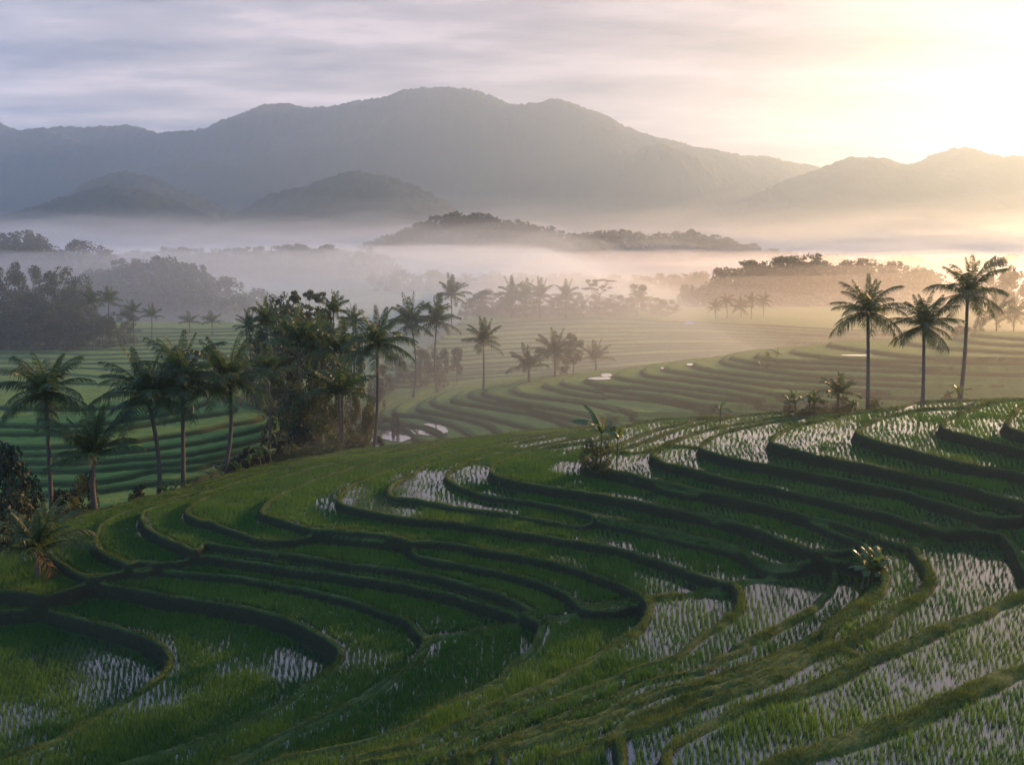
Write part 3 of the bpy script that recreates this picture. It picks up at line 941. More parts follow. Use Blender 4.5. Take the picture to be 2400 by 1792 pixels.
def tree_meshes(seed, shape='round', n=2600, size=0.03, mat=None):
    """Unit-height tree: crown mesh and trunk-with-limbs mesh."""
    r_ = np.random.default_rng(seed)
    cr = Acc(); tr = Acc()
    centres = []
    if shape == 'umbrella':
        for k in range(34):
            a = r_.uniform(0, 6.28); rr = 0.48 * math.sqrt(r_.uniform(0.02, 1))
            centres.append((rr * math.cos(a), rr * math.sin(a), r_.choice([0.72, 0.82, 0.92]) + r_.uniform(-.03, .03) - 0.08 * rr, r_.uniform(0.05, 0.1), 0.22))
        trunk_top = 0.62
    elif shape == 'tall':
        for k in range(34):
            z = r_.uniform(0.25, 0.97); a = r_.uniform(0, 6.28); rr = 0.24 * math.sqrt(r_.random()) * math.sqrt(max(0.1, 1 - ((z - 0.55) / 0.5) ** 2))
            centres.append((rr * math.cos(a), rr * math.sin(a), z, r_.uniform(0.06, 0.12), 0.8))
        trunk_top = 0.7
    elif shape == 'full':
        for k in range(46):
            a = r_.uniform(0, 6.28); z = r_.uniform(0.03, 0.94)
            wd = 0.42 * math.sqrt(max(0.04, 1 - ((z - 0.42) / 0.58) ** 2))
            rr = wd * math.sqrt(r_.uniform(0.1, 1)) * r_.uniform(0.75, 1.12)
            centres.append((rr * math.cos(a), rr * math.sin(a), z, r_.uniform(0.06, 0.13), 0.8))
        trunk_top = 0.6
    elif shape == 'bush':
        for k in range(30):
            a = r_.uniform(0, 6.28); rr = 0.45 * math.sqrt(r_.random())
            centres.append((rr * math.cos(a), rr * math.sin(a), r_.uniform(0.08, 0.92) * math.sqrt(max(0.1, 1 - (rr / 0.55) ** 2)), r_.uniform(0.09, 0.18), 0.8))
        trunk_top = 0.4
    else:
        off = r_.uniform(-0.08, 0.08, 2)
        for k in range(40):
            a = r_.uniform(0, 6.28); z = r_.uniform(0.30, 0.93)
            wd = 0.40 * math.sqrt(max(0.04, 1 - ((z - 0.56) / 0.42) ** 2))
            rr = wd * math.sqrt(r_.uniform(0.1, 1)) * r_.uniform(0.8, 1.1)
            centres.append((rr * math.cos(a) + off[0] * z, rr * math.sin(a) + off[1] * z, z, r_.uniform(0.06, 0.125), 0.75))
        trunk_top = 0.6
    tot = sum(c[3] ** 2 for c in centres)
    for x, y, z, rad, fl in centres:
        leaf_cloud(cr, np.array([x, y, z]), rad, int(n * rad ** 2 / tot), size, r_, fl)
    lean = r_.uniform(-0.04, 0.04, 2)
    us = np.linspace(0, 1, 8)
    P = np.stack([lean[0] * us ** 2, lean[1] * us ** 2, -0.03 + us * trunk_top], -1)
    tr_r = 0.022
    tube(tr, P, tr_r * (1 - 0.55 * us) * (1 + 0.8 * np.exp(-us * 9)), 7)
    for x, y, z, rad, fl in centres[:9]:
        u0 = r_.uniform(0.45, 0.95)
        b = np.array([lean[0] * u0 ** 2, lean[1] * u0 ** 2, -0.03 + u0 * trunk_top]); e = np.array([x, y, z])
        if e[2] < b[2]: b[2] = max(0.05, e[2] - 0.1)
        uu = np.linspace(0, 1, 6)[:, None]
        Q_ = b + (e - b) * uu + np.array([0, 0, -0.06]) * np.sin(uu * math.pi)
        tube(tr, Q_, 0.011 * (1 - 0.75 * uu[:, 0]), 5)
    return cr.mesh('crown', mat, False), tr.mesh('trunk', M['bark'], True)


TREES = {
    'round': [tree_meshes(s_, 'round', 5200, 0.019, M['leaf']) for s_ in (201, 202, 203)],
    'umbrella': [tree_meshes(s_, 'umbrella', 4200, 0.017, M['leaf']) for s_ in (211, 212)],
    'tall': [tree_meshes(s_, 'tall', 4600, 0.018, M['leaf']) for s_ in (221, 222)],
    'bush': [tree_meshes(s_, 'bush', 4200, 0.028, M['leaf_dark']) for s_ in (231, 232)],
    'full': [tree_meshes(s_, 'full', 5200, 0.019, M['leaf']) for s_ in (261, 262, 263)],
    'pale': [tree_meshes(s_, 'round', 4200, 0.02, M['leaf_pale']) for s_ in (241,)],
    'scrub': [tree_meshes(s_, 'bush', 3200, 0.028, M['leaf_pale']) for s_ in (251, 252)],
}


def tree(label, kind, px, py_top, depth, width_px=None, group=None, name=None, cat=None, seed=0, base_y=None):
    r_ = np.random.default_rng(3000 + seed)
    x, y, zt = on_y(px, py_top, depth)
    gz = ground_z(x, y) if base_y is None else on_y(px, base_y, depth)[2]
    H = max(zt - gz, 1.0)
    bush = kind in ('bush', 'scrub')
    rt = empty(name or ('bush' if bush else 'broadleaf_tree'), (x, y, gz))
    tag(rt, label, cat or ('bush' if bush else 'tree'), group)
    cm, tm = TREES[kind][int(r_.integers(len(TREES[kind])))]
    c = link('foliage' if bush else 'crown', cm, rt); k = link('stem' if bush else 'trunk', tm, rt)
    w = H if width_px is None else width_px / F * depth / 0.9
    for o in (c, k):
        o.scale = (w, w, H); o.rotation_euler = (0, 0, r_.uniform(0, 6.28) if o is c else c.rotation_euler[2])
    return rt


# ------------------------------------------------------------------ banana plants


def banana_leaf(name, L, w, e0, curl, seed):
    r_ = np.random.default_rng(seed)
    n = 12
    s_ = np.linspace(0, 1, n); ang = e0 - curl * s_ ** 1.4
    d = np.stack([np.cos(ang), 0 * ang, np.sin(ang)], -1)
    P = np.concatenate([[[0, 0, 0]], np.cumsum(d[:-1] * L / (n - 1), axis=0)])
    T = np.gradient(P, axis=0); T /= np.linalg.norm(T, axis=1)[:, None]
    side = np.array([0, 1.0, 0]); nn = np.cross(T, side)
    wd = w * np.clip(np.sin(np.clip((s_ - 0.12) / 0.88, 0, 1) * math.pi) ** 0.55, 0.02, 1)
    acc = Acc()
    tube(acc, P, 0.035 * (1 - s_) + 0.006, 5)
    for sg in (-1, 1):
        mid = P + nn * 0.004
        edge = P + side * sg * wd[:, None] - nn * (wd * 0.35)[:, None] + r_.normal(size=(n, 3)) * 0.015
        for i in range(n - 1):
            a, b = mid[i], mid[i + 1]; c2, d2 = edge[i + 1], edge[i]
            tear = r_.uniform(0, 0.25) if r_.random() < 0.5 else 0.03
            d2 = d2 + (c2 - d2) * tear
            c3 = c2 - (c2 - d2) * tear * 0.5 - np.array([0, 0, tear * wd[i] * 0.6])
            acc.add([a, b, c3, d2], [[0, 1, 2, 3]])
    return acc.mesh(name, M['banana'], False)


BL = [banana_leaf('leaf', 1.9, 0.27, R(76), R(60), 5), banana_leaf('leaf', 2.0, 0.30, R(58), R(95), 6), banana_leaf('leaf', 1.8, 0.28, R(36), R(90), 7),
      banana_leaf('leaf', 1.5, 0.2, R(88), R(14), 8)]


def banana(label, px, py_base, depth, h_px, stems=1, group=None, seed=0, name='banana_plant', spread=0.7, leaves=7):
    r_ = np.random.default_rng(5000 + seed)
    x = on_y(px, py_base, depth)[0]; gz = ground_z(x, depth)
    rt = empty(name, (x, depth, gz)); tag(rt, label, 'banana plant' if 'banana' in name else 'plant', group)
    H = h_px / F * depth
    for k in range(stems):
        a = 6.28 * k / max(stems, 1) + r_.uniform(0, 1); off = 0 if stems == 1 else spread * r_.uniform(0.4, 1.1)
        bx, by = off * math.cos(a), off * math.sin(a); hh = H * (0.52 if k == 0 else r_.uniform(0.3, 0.5))
        top_ = (bx + r_.uniform(-.15, .15), by, hh)
        me = trunk_mesh('stem', (bx, by, -0.3), top_, (0.03, 0), 0.12, 0.07, M['banana_stem'], 1.4)
        link('stem', me, rt)
        for i in range(leaves):
            o = link('leaf', BL[3] if i == 0 else BL[int(r_.integers(3))], rt)
            s_ = H / 3.4 * r_.uniform(0.75, 1.1)
            o.scale = (s_, s_, s_); o.location = top_
            o.rotation_euler = (Matrix.Rotation(6.28 * i / leaves + r_.uniform(-.4, .4), 4, 'Z') @ Matrix.Rotation(R(r_.uniform(-14, 14)), 4, 'X')).to_euler()
    return rt
# ------------------------------------------------------------------ rice in the flooded plots
WET = [(271, 1581, 180, 95, 0.73), (60, 1711, 120, 80, 0.61), (697, 1555, 80, 48, 0.55), (534, 1546, 95, 40, 0.37), (848, 1535, 80, 45, 0.42), (1229, 1513, 10, 34, 1.3),
       (1275, 1485, 12, 26, 1.2), (1005, 1520, 28, 18, .9), (1144, 1455, 34, 12, .8), (848, 1162, 70, 28, 1.0), (914, 1195, 80, 22, .9), (757, 1180, 24, 14, .8),
       (992, 1141, 85, 42, 1.2), (1112, 1191, 95, 16, 1.0), (1101, 1113, 60, 24, 1.0), (1177, 1158, 50, 12, .8), (1329, 1098, 46, 16, .9), (1307, 1039, 130, 16, 1.0),
       (1494, 1090, 75, 30, 1.5), (1765, 1055, 150, 52, 1.5), (1570, 1028, 150, 24, 1.0), (1581, 1067, 60, 22, 1.0), (1678, 1013, 140, 14, 1.0), (1885, 1024, 75, 30, 1.2),
       (1942, 1008, 80, 36, 1.3), (2137, 1003, 80, 16, 1.3), (2321, 994, 45, 18, 1.1), (2224, 963, 60, 10, 1.1), (2137, 945, 50, 10, 1.0), (2343, 1087, 80, 18, .9),
       (2213, 1228, 80, 22, 1.2), (2375, 1163, 60, 18, 1.1), (2090, 1268, 60, 14, 1.0), (1570, 1434, 70, 45, 1.0), (1830, 1406, 100, 50, 1.2), (1978, 1384, 26, 60, 1.2), (2098, 1352, 40, 50, .7),
       (2278, 1352, 150, 95, 1.3), (2000, 1100, 130, 14, .6), (1900, 1160, 160, 10, .7), (1700, 1200, 160, 10, .7), (1560, 1120, 100, 20, .5), (1640, 1165, 160, 12, .9), (1940, 1230, 120, 12, .8)]


def wetness(x, y, lv, up):
    px, py = project(x, y, lv)
    w = np.zeros_like(x)
    for cx, cy_, rx, ry, k in WET:
        w = np.maximum(w, k * np.clip(1.25 - ell(px, py, cx, cy_, rx, ry) * 0.8, 0, 1))
    right = sstep(1250, 1500, px) * (py < 1330)
    w = np.maximum(w, right * 0.95 * (1 - sstep(0.8, 2.4, up)))
    w = np.maximum(w, right * 0.30)
    w = np.maximum(w, 0.58 * sstep(1330, 1480, px) * (1 - sstep(1090, 1180, py)))
    # the near plots at the right are young rice standing in open water
    w = np.maximum(w, 0.95 * sstep(1950, 2150, px + (py - 1500) * 1.3) * (py > 1330))
    w = np.maximum(w, 0.62 * sstep(1420, 1560, px) * (py > 1340))
    return np.clip(w + 0.6 * fbm(x / 3.0, y / 3.0, 3, 91) * (w > 0.05), 0, 1.3)


def rice_points(kind):
    r_ = np.random.default_rng(31 if kind == 'row' else 32)
    if kind == 'row':
        ys = np.arange(24, 132, 0.11)
        us = np.arange(-52, 52, 0.32)
        U, Yv = np.meshgrid(us, ys)
        Yv = Yv + r_.uniform(-0.06, 0.06, Yv.shape)
        U = U + r_.normal(0, 0.06, U.shape) + 0.5 * fbm(U / 9 + 40, Yv / 6, 2, 55)
        x = (U * (Yv + 25) / 62).ravel(); y = Yv.ravel()
    else:
        n = 700000
        y = np.sqrt(r_.uniform(24 ** 2, 130 ** 2, n)); x = r_.uniform(-1, 1, n) * (0.64 * y + 4)
    ok = (np.abs(x) < 0.62 * y + 6) & (y < np.interp(x, _kx, _ky) - 0.2) & (x < 95) & (x > -99)
    x = x[ok]; y = y[ok]
    dm = gF.sample(gF.dmin, x, y); bk = gF.sample(gF.bank, x, y); lv = gF.near(gF.L, x, y); zz = gF.sample(gF.Z, x, y); up = gF.sample(gF.up, x, y)
    ok = (bk < 0.12) & (dm > 0.12) & (zz < lv + 0.10)
    x, y, lv, up = x[ok], y[ok], lv[ok], up[ok]
    w = wetness(x, y, lv, up)
    rnd = r_.random(len(x))
    if kind == 'row':
        ok = rnd > np.clip(0.08 + 0.6 * (w - 0.6) + 0.8 * fbm(x / 1.7, y / 1.7, 2, 95), 0.03, 0.8)
    else:
        ok = rnd < np.clip(0.62 - w * 1.1 + 0.5 * fbm(x / 1.2, y / 1.2, 2, 96), 0.0, 1)
    return x[ok], y[ok], lv[ok], w[ok]


def blades(x, y, z, n_bl, h, wdt, lean, r_, tone, spread=2.2):
    N = len(x); K = N * n_bl
    X_ = np.repeat(x, n_bl); Y_ = np.repeat(y, n_bl); Z_ = np.repeat(z, n_bl)
    H = np.repeat(h, n_bl) * r_.uniform(0.65, 1.15, K); Wd = np.repeat(wdt, n_bl) * r_.uniform(0.7, 1.2, K)
    a = r_.uniform(0, 6.283, K); ln = np.repeat(lean, n_bl) * r_.uniform(0.2, 1.0, K) * H
    off = np.repeat(wdt, n_bl) * spread * r_.random(K)
    b = r_.uniform(0, 6.283, K)
    bx = X_ + off * np.cos(a); by = Y_ + off * np.sin(a)
    tx = bx + ln * np.cos(a); ty = by + ln * np.sin(a)
    wx = Wd * 0.5 * np.cos(b); wy = Wd * 0.5 * np.sin(b)
    V = np.empty((K, 3, 3), np.float32)
    V[:, 0] = np.stack([bx - wx, by - wy, Z_], -1)
    V[:, 1] = np.stack([bx + wx, by + wy, Z_], -1)
    V[:, 2] = np.stack([tx, ty, Z_ + H], -1)
    tn = np.repeat(tone, n_bl) + r_.uniform(-0.22, 0.22, K) + np.repeat(r_.uniform(-0.25, 0.25, N), n_bl)
    T = np.repeat(tn, 3); T[2::3] += 0.12
    return V.reshape(-1, 3), np.arange(K * 3).reshape(-1, 3), np.clip(T, 0, 1)


def stuff_blades(name, sets, mat):
    V = []; T = []; A = []; n0 = 0
    for v, t_, a in sets:
        V.append(v); T.append(t_ + n0); A.append(a); n0 += len(v)
    me = mesh_np(name, np.concatenate(V), tris=np.concatenate(T), attrs=dict(tone=np.concatenate(A)), mat=mat)
    o = link(name, me); tag(o, kind='stuff')
    return o


def rice_set(kind, seed):
    x, y, lv, w = rice_points(kind)
    r_ = np.random.default_rng(seed)
    out = []
    for lo, hi, nb, wd in ((0, 50, 9, 0.031), (50, 80, 6, 0.042), (80, 140, 5, 0.065)):
        m = (y >= lo) & (y < hi)
        if not m.any(): continue
        hh = 0.43 + 0.18 * fbm(x[m] / 1.5, y[m] / 1.5, 2, 77) + 0.10 * (1 - np.clip(w[m], 0, 1)) + 0.10 * fbm(x[m] / 4, y[m] / 4, 2, 71)
        hh = hh * (1 - 0.30 * sstep(62, 84, y[m]))
        tone = 0.42 + 0.5 * fbm(x[m] / 7, y[m] / 7, 3, 72) + 0.35 * vnoise(lv[m] * 3.1, lv[m] * 1.7, 73)
        out.append(blades(x[m], y[m], lv[m] + 0.02, nb if kind == 'row' else max(4, nb - 1), hh, np.full(m.sum(), wd), np.full(m.sum(), 0.32 if kind == 'row' else 0.55), r_, tone, 1.2 if kind == 'row' else 2.4))
    return out


stuff_blades('rice', rice_set('row', 41) + rice_set('fill', 42), M['rice'])


def grass_set():
    r_ = np.random.default_rng(51)
    n = 1500000
    y = np.sqrt(r_.uniform(24 ** 2, 132 ** 2, n)); x = r_.uniform(-1, 1, n) * (0.64 * y + 4)
    keep = r_.random(n) < np.clip(1.5 - y / 80, 0.3, 1)
    ok = keep & (y < np.interp(x, _kx, _ky) + 5) & (x < 95) & (x > -99)
    x, y = x[ok], y[ok]
    bk = gF.sample(gF.bank, x, y)
    clump = fbm(x / 1.4, y / 1.4, 3, 81)
    ok = (bk > 0.45) & (r_.random(len(x)) < 0.75 + clump)
    x, y, clump = x[ok], y[ok], clump[ok]
    z = gF.sample(gF.Z, x, y) - 0.02
    sl = np.hypot(gF.sample(gF.Z, x + 0.12, y) - gF.sample(gF.Z, x - 0.12, y), gF.sample(gF.Z, x, y + 0.12) - gF.sample(gF.Z, x, y - 0.12)) / 0.24
    ok = r_.random(len(x)) > sstep(0.6, 1.5, sl) * 0.8
    x, y, z, clump = x[ok], y[ok], z[ok], clump[ok]
    lv = gF.near(gF.L, x, y)
    out = []
    for lo, hi, wd in ((0, 50, 0.024), (50, 80, 0.036), (80, 140, 0.05)):
        m = (y >= lo) & (y < hi)
        if not m.any(): continue
        h = np.clip(0.20 + 0.22 * clump[m] + 0.08 * r_.random(m.sum()), 0.06, 0.5)
        tone = 0.42 + 0.75 * fbm(x[m] / 3.1, y[m] / 3.1, 3, 83)
        out.append(blades(x[m], y[m], z[m], 3, h, np.full(m.sum(), wd), np.full(m.sum(), 0.9), r_, tone))
    return out


stuff_blades('grass', grass_set(), M['grass'])

# ------------------------------------------------------------------ palms
LP = 'palms at the foot of the left slope'
palm('tall straight palm with full dark crown, first from the left edge', LP, (101, 1170), (106, 917), 93, 100, (0.2, 0), 'full', True, 1, dry=2, thick=1.15)
palm('tall palm leaning left with a curved trunk beside the straight one', LP, (367, 1154), (345, 925), 98, 108, (0.9, 0), 'full', True, 2, dry=1, thick=1.15)
palm('tall straight palm between the leaning palm and the one with curved foot', LP, (430, 1136), (428, 889), 100, 104, (0.0, 0), 'full', True, 3, dry=1, thick=1.15)
palm('tall palm with a sweeping curved foot right of the left cluster', LP, (518, 1113), (539, 889), 103, 100, (0.95, 0), 'full', True, 4, dry=0, thick=1.15)
palm('short bushy palm with crooked trunk between the first two tall palms', LP, (233, 1178), (219, 1070), 91, 112, (-0.5, 0), 'up', True, 5, thick=1.3)
palm('small young palm with long yellow-green fronds at the left edge of the terraces', None, (93, 1388), (87, 1290), 69, 118, (0.1, 0), 'up', True, 6, dry=1, thick=0.9)
palm('tall lone palm standing beside the bright flooded pond in the middle', None, (873, 1045), (884, 803), 119, 80, (0.5, 0), 'full', True, 7, thick=1.0)
RP = 'three palms on the right terraces'
palm('leftmost of the three tall palms on the right terraces', RP, (2034, 941), (2034, 730), 106, 78, (0.1, 0), 'full', True, 11, thick=1.1)
palm('lowest and middle palm of the three on the right terraces', RP, (2161, 938), (2165, 763), 104, 72, (0.1, 0), 'full', True, 12, thick=1.1)
palm('tallest and rightmost of the three palms on the right terraces', RP, (2253, 930), (2268, 687), 112, 80, (0.35, 0), 'full', True, 13, thick=1.1)
MP = 'palms across the middle valley'
palm('slender palm with a thin curved trunk right of the lone pond palm', MP, (967, 885), (964, 757), 205, 55, (1.2, 0), 'full', False, 21)
palm('slender palm whose fronds touch its left neighbour above the banded slope', MP, (1025, 882), (1024, 752), 208, 53, (-0.8, 0), 'full', False, 22)
palm('small-crowned palm rising above the banded slope, right of two slender palms', MP, (1058, 780), (1058, 694), 290, 40, (0.1, 0), 'full', False, 23)
palm('straight palm in front of the banded slope at the picture centre', MP, (1133, 905), (1133, 801), 186, 48, (0.1, 0), 'full', False, 24)
palm('stubby palm with upright fronds on the lip of the second spur', MP, (1240, 886), (1239, 862), 188, 50, (0, 0), 'up', False, 25, thick=1.3)
palm('bushy palm beside a round tree on the second spur', MP, (1300, 882), (1300, 826), 196, 52, (0.1, 0), 'full', False, 26)
palm('pale small palm fading in mist at the end of the second spur', MP, (1396, 866), (1397, 842), 214, 42, (0, 0), 'up', False, 27)
GP = 'palms in the dark grove'
for i, (x, y, d, r, bb, st, lb) in enumerate([
        (700, 803, 142, 78, 960, 'up', 'tall palm with bunched upright fronds at the middle of the dark grove'),
        (744, 815, 146, 68, 960, 'full', 'drooping palm just right of the bunched palm in the dark grove'),
        (799, 828, 140, 76, 1000, 'up', 'wide palm at the right side of the dark grove beside the lone palm'),
        (794, 925, 129, 88, 1010, 'up', 'low palm with sunlit fronds at the front of the dark grove'),
        (781, 732, 178, 44, 830, 'up', 'palm crown rising behind the right end of the dark grove'),
        (624, 752, 172, 46, 850, 'full', 'palm on the upper left shoulder of the dark grove'),
        (827, 752, 185, 34, 830, 'full', 'small far palm at the right end of the dark grove'),
        (628, 872, 150, 58, 970, 'full', 'thin palm at the left foot of the dark grove'),
        (583, 768, 186, 34, 830, 'full', 'small palm at the far left end of the dark grove')]):
    palm(lb, GP, (x, bb), (x, y), d, r, (0.2, 0), st, False, 40 + i)
CP_ = 'palms along the crest of the banded slope'
for i, (x, y, r, lb) in enumerate([(1200, 693, 36, 'leftmost palm standing out of the tree row on the banded crest'), (1232, 690, 34, 'middle palm of the three together in the tree row on the crest'),
                                   (1265, 696, 36, 'right palm of the three together in the tree row on the crest'), (1328, 694, 34, 'single palm above round bushes in the tree row on the crest')]):
    palm(lb, CP_, (x, 758), (x, y), 326 + 3 * (i % 2), r, (0, 0), 'full', False, 60 + i)
SP_ = 'small palms in a group on the misty crest'
for i, (x, y, r, lb) in enumerate([(1676, 722, 19, 'shortest of the five small palms on the misty crest'), (1703, 706, 19, 'second small palm from the left on the misty crest'),
                                   (1736, 720, 23, 'bushiest small palm in the middle of the misty crest group'), (1760, 708, 20, 'small palm leaning over the bushy one on the misty crest'),
                                   (1789, 705, 19, 'rightmost small slender palm on the misty crest')]):
    palm(lb, SP_, (x, 756), (x, y), 322 + 4 * (i % 3), r, (0.2, 0), 'full', False, 70 + i)
FP = 'palms before the left wood'
for i, (x, y, d, r, bb, lb) in enumerate([(214, 706, 232, 30, 775, 'leftmost palm in front of the misty left wood'), (254, 705, 238, 30, 775, 'second palm in front of the misty left wood'),
                                          (312, 732, 236, 28, 785, 'palm at the right end of the misty left wood'), (356, 742, 250, 26, 790, 'pale palm standing alone right of the misty left wood'),
                                          (444, 756, 262, 26, 795, 'first of two small palms before the far flooded terraces'), (497, 756, 258, 26, 795, 'second of two small palms before the far flooded terraces'),
                                          (2337, 733, 190, 36, 790, 'faded palm behind the tallest right palm'), (2378, 737, 205, 36, 790, 'faded palm at the right edge of the picture')]):
    palm(lb, FP if i < 6 else 'faded palms at the right edge', (x, bb), (x, y), d, r, (0, 0), 'up' if i in (2, 3, 4, 5) else 'full', False, 80 + i)

# ------------------------------------------------------------------ trees
GT = 'trees of the dark grove'
tree('flat-topped umbrella tree with bare limbs rising above the dark grove', 'umbrella', 712, 664, 196, 100, None, 'umbrella_tree', seed=1)
for i, (k, x, yt, d, w, lb) in enumerate([
        ('full', 640, 682, 186, 120, 'big round tree at the left top of the dark grove'),
        ('full', 690, 712, 180, 130, 'broad round tree below the umbrella tree'),
        ('tall', 755, 712, 184, 90, 'tall rounded tree right of the umbrella tree'),
        ('full', 600, 760, 178, 80, 'smaller round tree at the left end of the dark grove'),
        ('full', 665, 800, 158, 120, 'dark round tree behind the bunched palm in the grove'),
        ('tall', 735, 800, 160, 110, 'tall dark tree in the heart of the grove'),
        ('full', 820, 770, 172, 80, 'round tree at the right end of the grove behind the lone palm'),
        ('pale', 680, 890, 138, 90, 'pale twiggy tree at the foot of the dark grove'),
        ('full', 740, 880, 140, 110, 'round dark tree low in the middle of the grove'),
        ('pale', 835, 900, 132, 80, 'sunlit tree at the right foot of the dark grove'),
        ('full', 785, 850, 146, 100, 'dense tree behind the low sunlit palm of the grove')]):
    tree(lb, k, x, yt, d, w * 1.0, GT, seed=10 + i)
GB = 'bushes under the dark grove'
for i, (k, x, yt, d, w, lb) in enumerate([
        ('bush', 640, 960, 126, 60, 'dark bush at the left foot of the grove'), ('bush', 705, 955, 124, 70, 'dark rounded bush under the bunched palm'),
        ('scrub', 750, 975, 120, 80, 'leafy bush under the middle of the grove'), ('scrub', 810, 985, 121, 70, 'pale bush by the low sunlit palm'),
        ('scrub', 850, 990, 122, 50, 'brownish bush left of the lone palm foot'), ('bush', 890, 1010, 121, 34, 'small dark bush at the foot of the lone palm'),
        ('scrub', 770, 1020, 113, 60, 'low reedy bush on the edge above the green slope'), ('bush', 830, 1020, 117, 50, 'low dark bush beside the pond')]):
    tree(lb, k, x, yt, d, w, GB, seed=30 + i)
ST = 'bushes at the foot of the left palms'
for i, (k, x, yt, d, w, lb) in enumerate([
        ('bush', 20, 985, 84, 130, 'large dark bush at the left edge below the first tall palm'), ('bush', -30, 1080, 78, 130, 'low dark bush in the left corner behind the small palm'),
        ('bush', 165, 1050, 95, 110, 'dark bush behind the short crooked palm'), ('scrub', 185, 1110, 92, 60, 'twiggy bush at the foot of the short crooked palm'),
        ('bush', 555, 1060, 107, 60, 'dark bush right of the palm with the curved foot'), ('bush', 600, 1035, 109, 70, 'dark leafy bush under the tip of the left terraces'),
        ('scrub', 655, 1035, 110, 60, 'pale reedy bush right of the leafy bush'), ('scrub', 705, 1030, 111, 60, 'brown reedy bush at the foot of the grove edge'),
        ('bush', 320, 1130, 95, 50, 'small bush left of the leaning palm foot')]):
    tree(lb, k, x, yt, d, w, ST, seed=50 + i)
ML = 'bushes between the slender middle palms'
for i, (k, x, yt, d, w, lb) in enumerate([
        ('full', 930, 825, 226, 70, 'dark round tree left of the slender palms'), ('full', 985, 812, 222, 60, 'round tree behind the first slender palm'),
        ('full', 1030, 815, 220, 60, 'round tree behind the second slender palm'), ('tall', 1070, 812, 222, 55, 'feathery tree at the right end of the slender palms'),
        ('full', 895, 850, 205, 60, 'low round tree right of the grove in shade'), ('bush', 880, 880, 190, 40, 'low bush in shade right of the grove'),
        ('bush', 925, 958, 172, 18, 'small bush on the first terrace of the second spur')]):
    tree(lb, k, x, yt, d, w, ML, seed=70 + i)
tree('round feathery tree right of the bushy palm on the second spur', 'round', 1345, 778, 204, 62, None, seed=80)
tree('small bush beside the round feathery tree', 'bush', 1322, 850, 198, 20, None, seed=81)
CT = 'trees along the crest of the banded slope'
for i, (k, x, yt, w, lb) in enumerate([
        ('full', 1120, 702, 70, 'low rounded tree at the left end of the crest row'), ('full', 1152, 688, 90, 'big dome-shaped tree in the crest row'),
        ('full', 1185, 700, 60, 'tree between the dome tree and the first crest palm'), ('full', 1215, 712, 60, 'low tree under the crest palms'),
        ('full', 1250, 712, 60, 'low tree right under the third crest palm'), ('full', 1310, 705, 55, 'round tree left of the single crest palm'),
        ('full', 1350, 702, 50, 'round tree right of the single crest palm'), ('umbrella', 1405, 660, 60, 'layered umbrella tree standing above the crest row'),
        ('full', 1385, 700, 46, 'small tree left under the layered umbrella tree'), ('full', 1440, 700, 60, 'tree right under the layered umbrella tree'),
        ('tall', 1496, 676, 66, 'tall round tree near the right end of the crest row'), ('full', 1530, 705, 60, 'tree right of the tall round tree on the crest'),
        ('full', 1565, 712, 50, 'last low tree at the right end of the crest row'), ('full', 1470, 708, 50, 'low tree between the umbrella and the tall crest trees'),
        ('full', 1280, 715, 50, 'low dark tree between the crest palms and the left of the single one'), ('full', 1330, 718, 60, 'low tree at the foot of the single crest palm'),
        ('full', 1415, 715, 60, 'low tree at the foot of the layered umbrella tree'), ('full', 1095, 722, 40, 'tiny tree ending the crest row on the left')]):
    tree(lb, k, x, yt - 12, 334 + 5 * (i % 3), w * 1.15, CT, 'umbrella_tree' if k == 'umbrella' else None, seed=90 + i)
LW = 'trees of the left wood'
for i, (k, x, yt, d, w, lb) in enumerate([
        ('full', -25, 640, 250, 80, 'tree cut off by the left edge in the left wood'), ('full', 12, 622, 255, 70, 'tall tree at the far left of the left wood'),
        ('full', 52, 610, 262, 60, 'tall flat-crowned tree in the left wood'), ('full', 95, 660, 250, 70, 'rounded lower tree between the two tallest in the left wood'),
        ('full', 143, 622, 256, 78, 'tall pointed tree at the right of the left wood'), ('full', 175, 665, 258, 60, 'shoulder tree right of the pointed one in the left wood'),
        ('full', 30, 680, 240, 90, 'lower front tree at the left of the left wood'), ('full', 110, 700, 238, 90, 'lower front tree in the middle of the left wood'),
        ('full', 190, 715, 240, 70, 'lower front tree near the palms of the left wood'), ('full', 285, 725, 242, 50, 'bush-like tree between the palms of the left wood'),
        ('full', 60, 720, 234, 90, 'dark low tree at the bottom of the left wood'), ('full', -10, 715, 236, 90, 'dark low tree at the left edge bottom of the wood'),
        ('full', 150, 735, 234, 70, 'low tree in front of the pointed one'), ('full', 235, 735, 236, 50, 'low tree at the foot of the second wood palm')]):
    tree(lb, k, x, yt, d, w * 1.6, LW, 'umbrella_tree' if k == 'umbrella' else None, seed=120 + i)
RT = 'trees in the mist at the right edge'
for i, (k, x, yt, d, w, lb) in enumerate([('round', 2335, 600, 330, 100, 'broad pale tree highest at the right edge'), ('round', 2392, 632, 300, 100, 'pale spreading tree cut by the right edge'),
                                          ('round', 2300, 740, 196, 40, 'pale bush at the top of the right terraces'), ('bush', 2255, 752, 190, 40, 'low pale bush behind the tallest right palm')]):
    tree(lb, k, x, yt, d, w, RT, seed=150 + i)

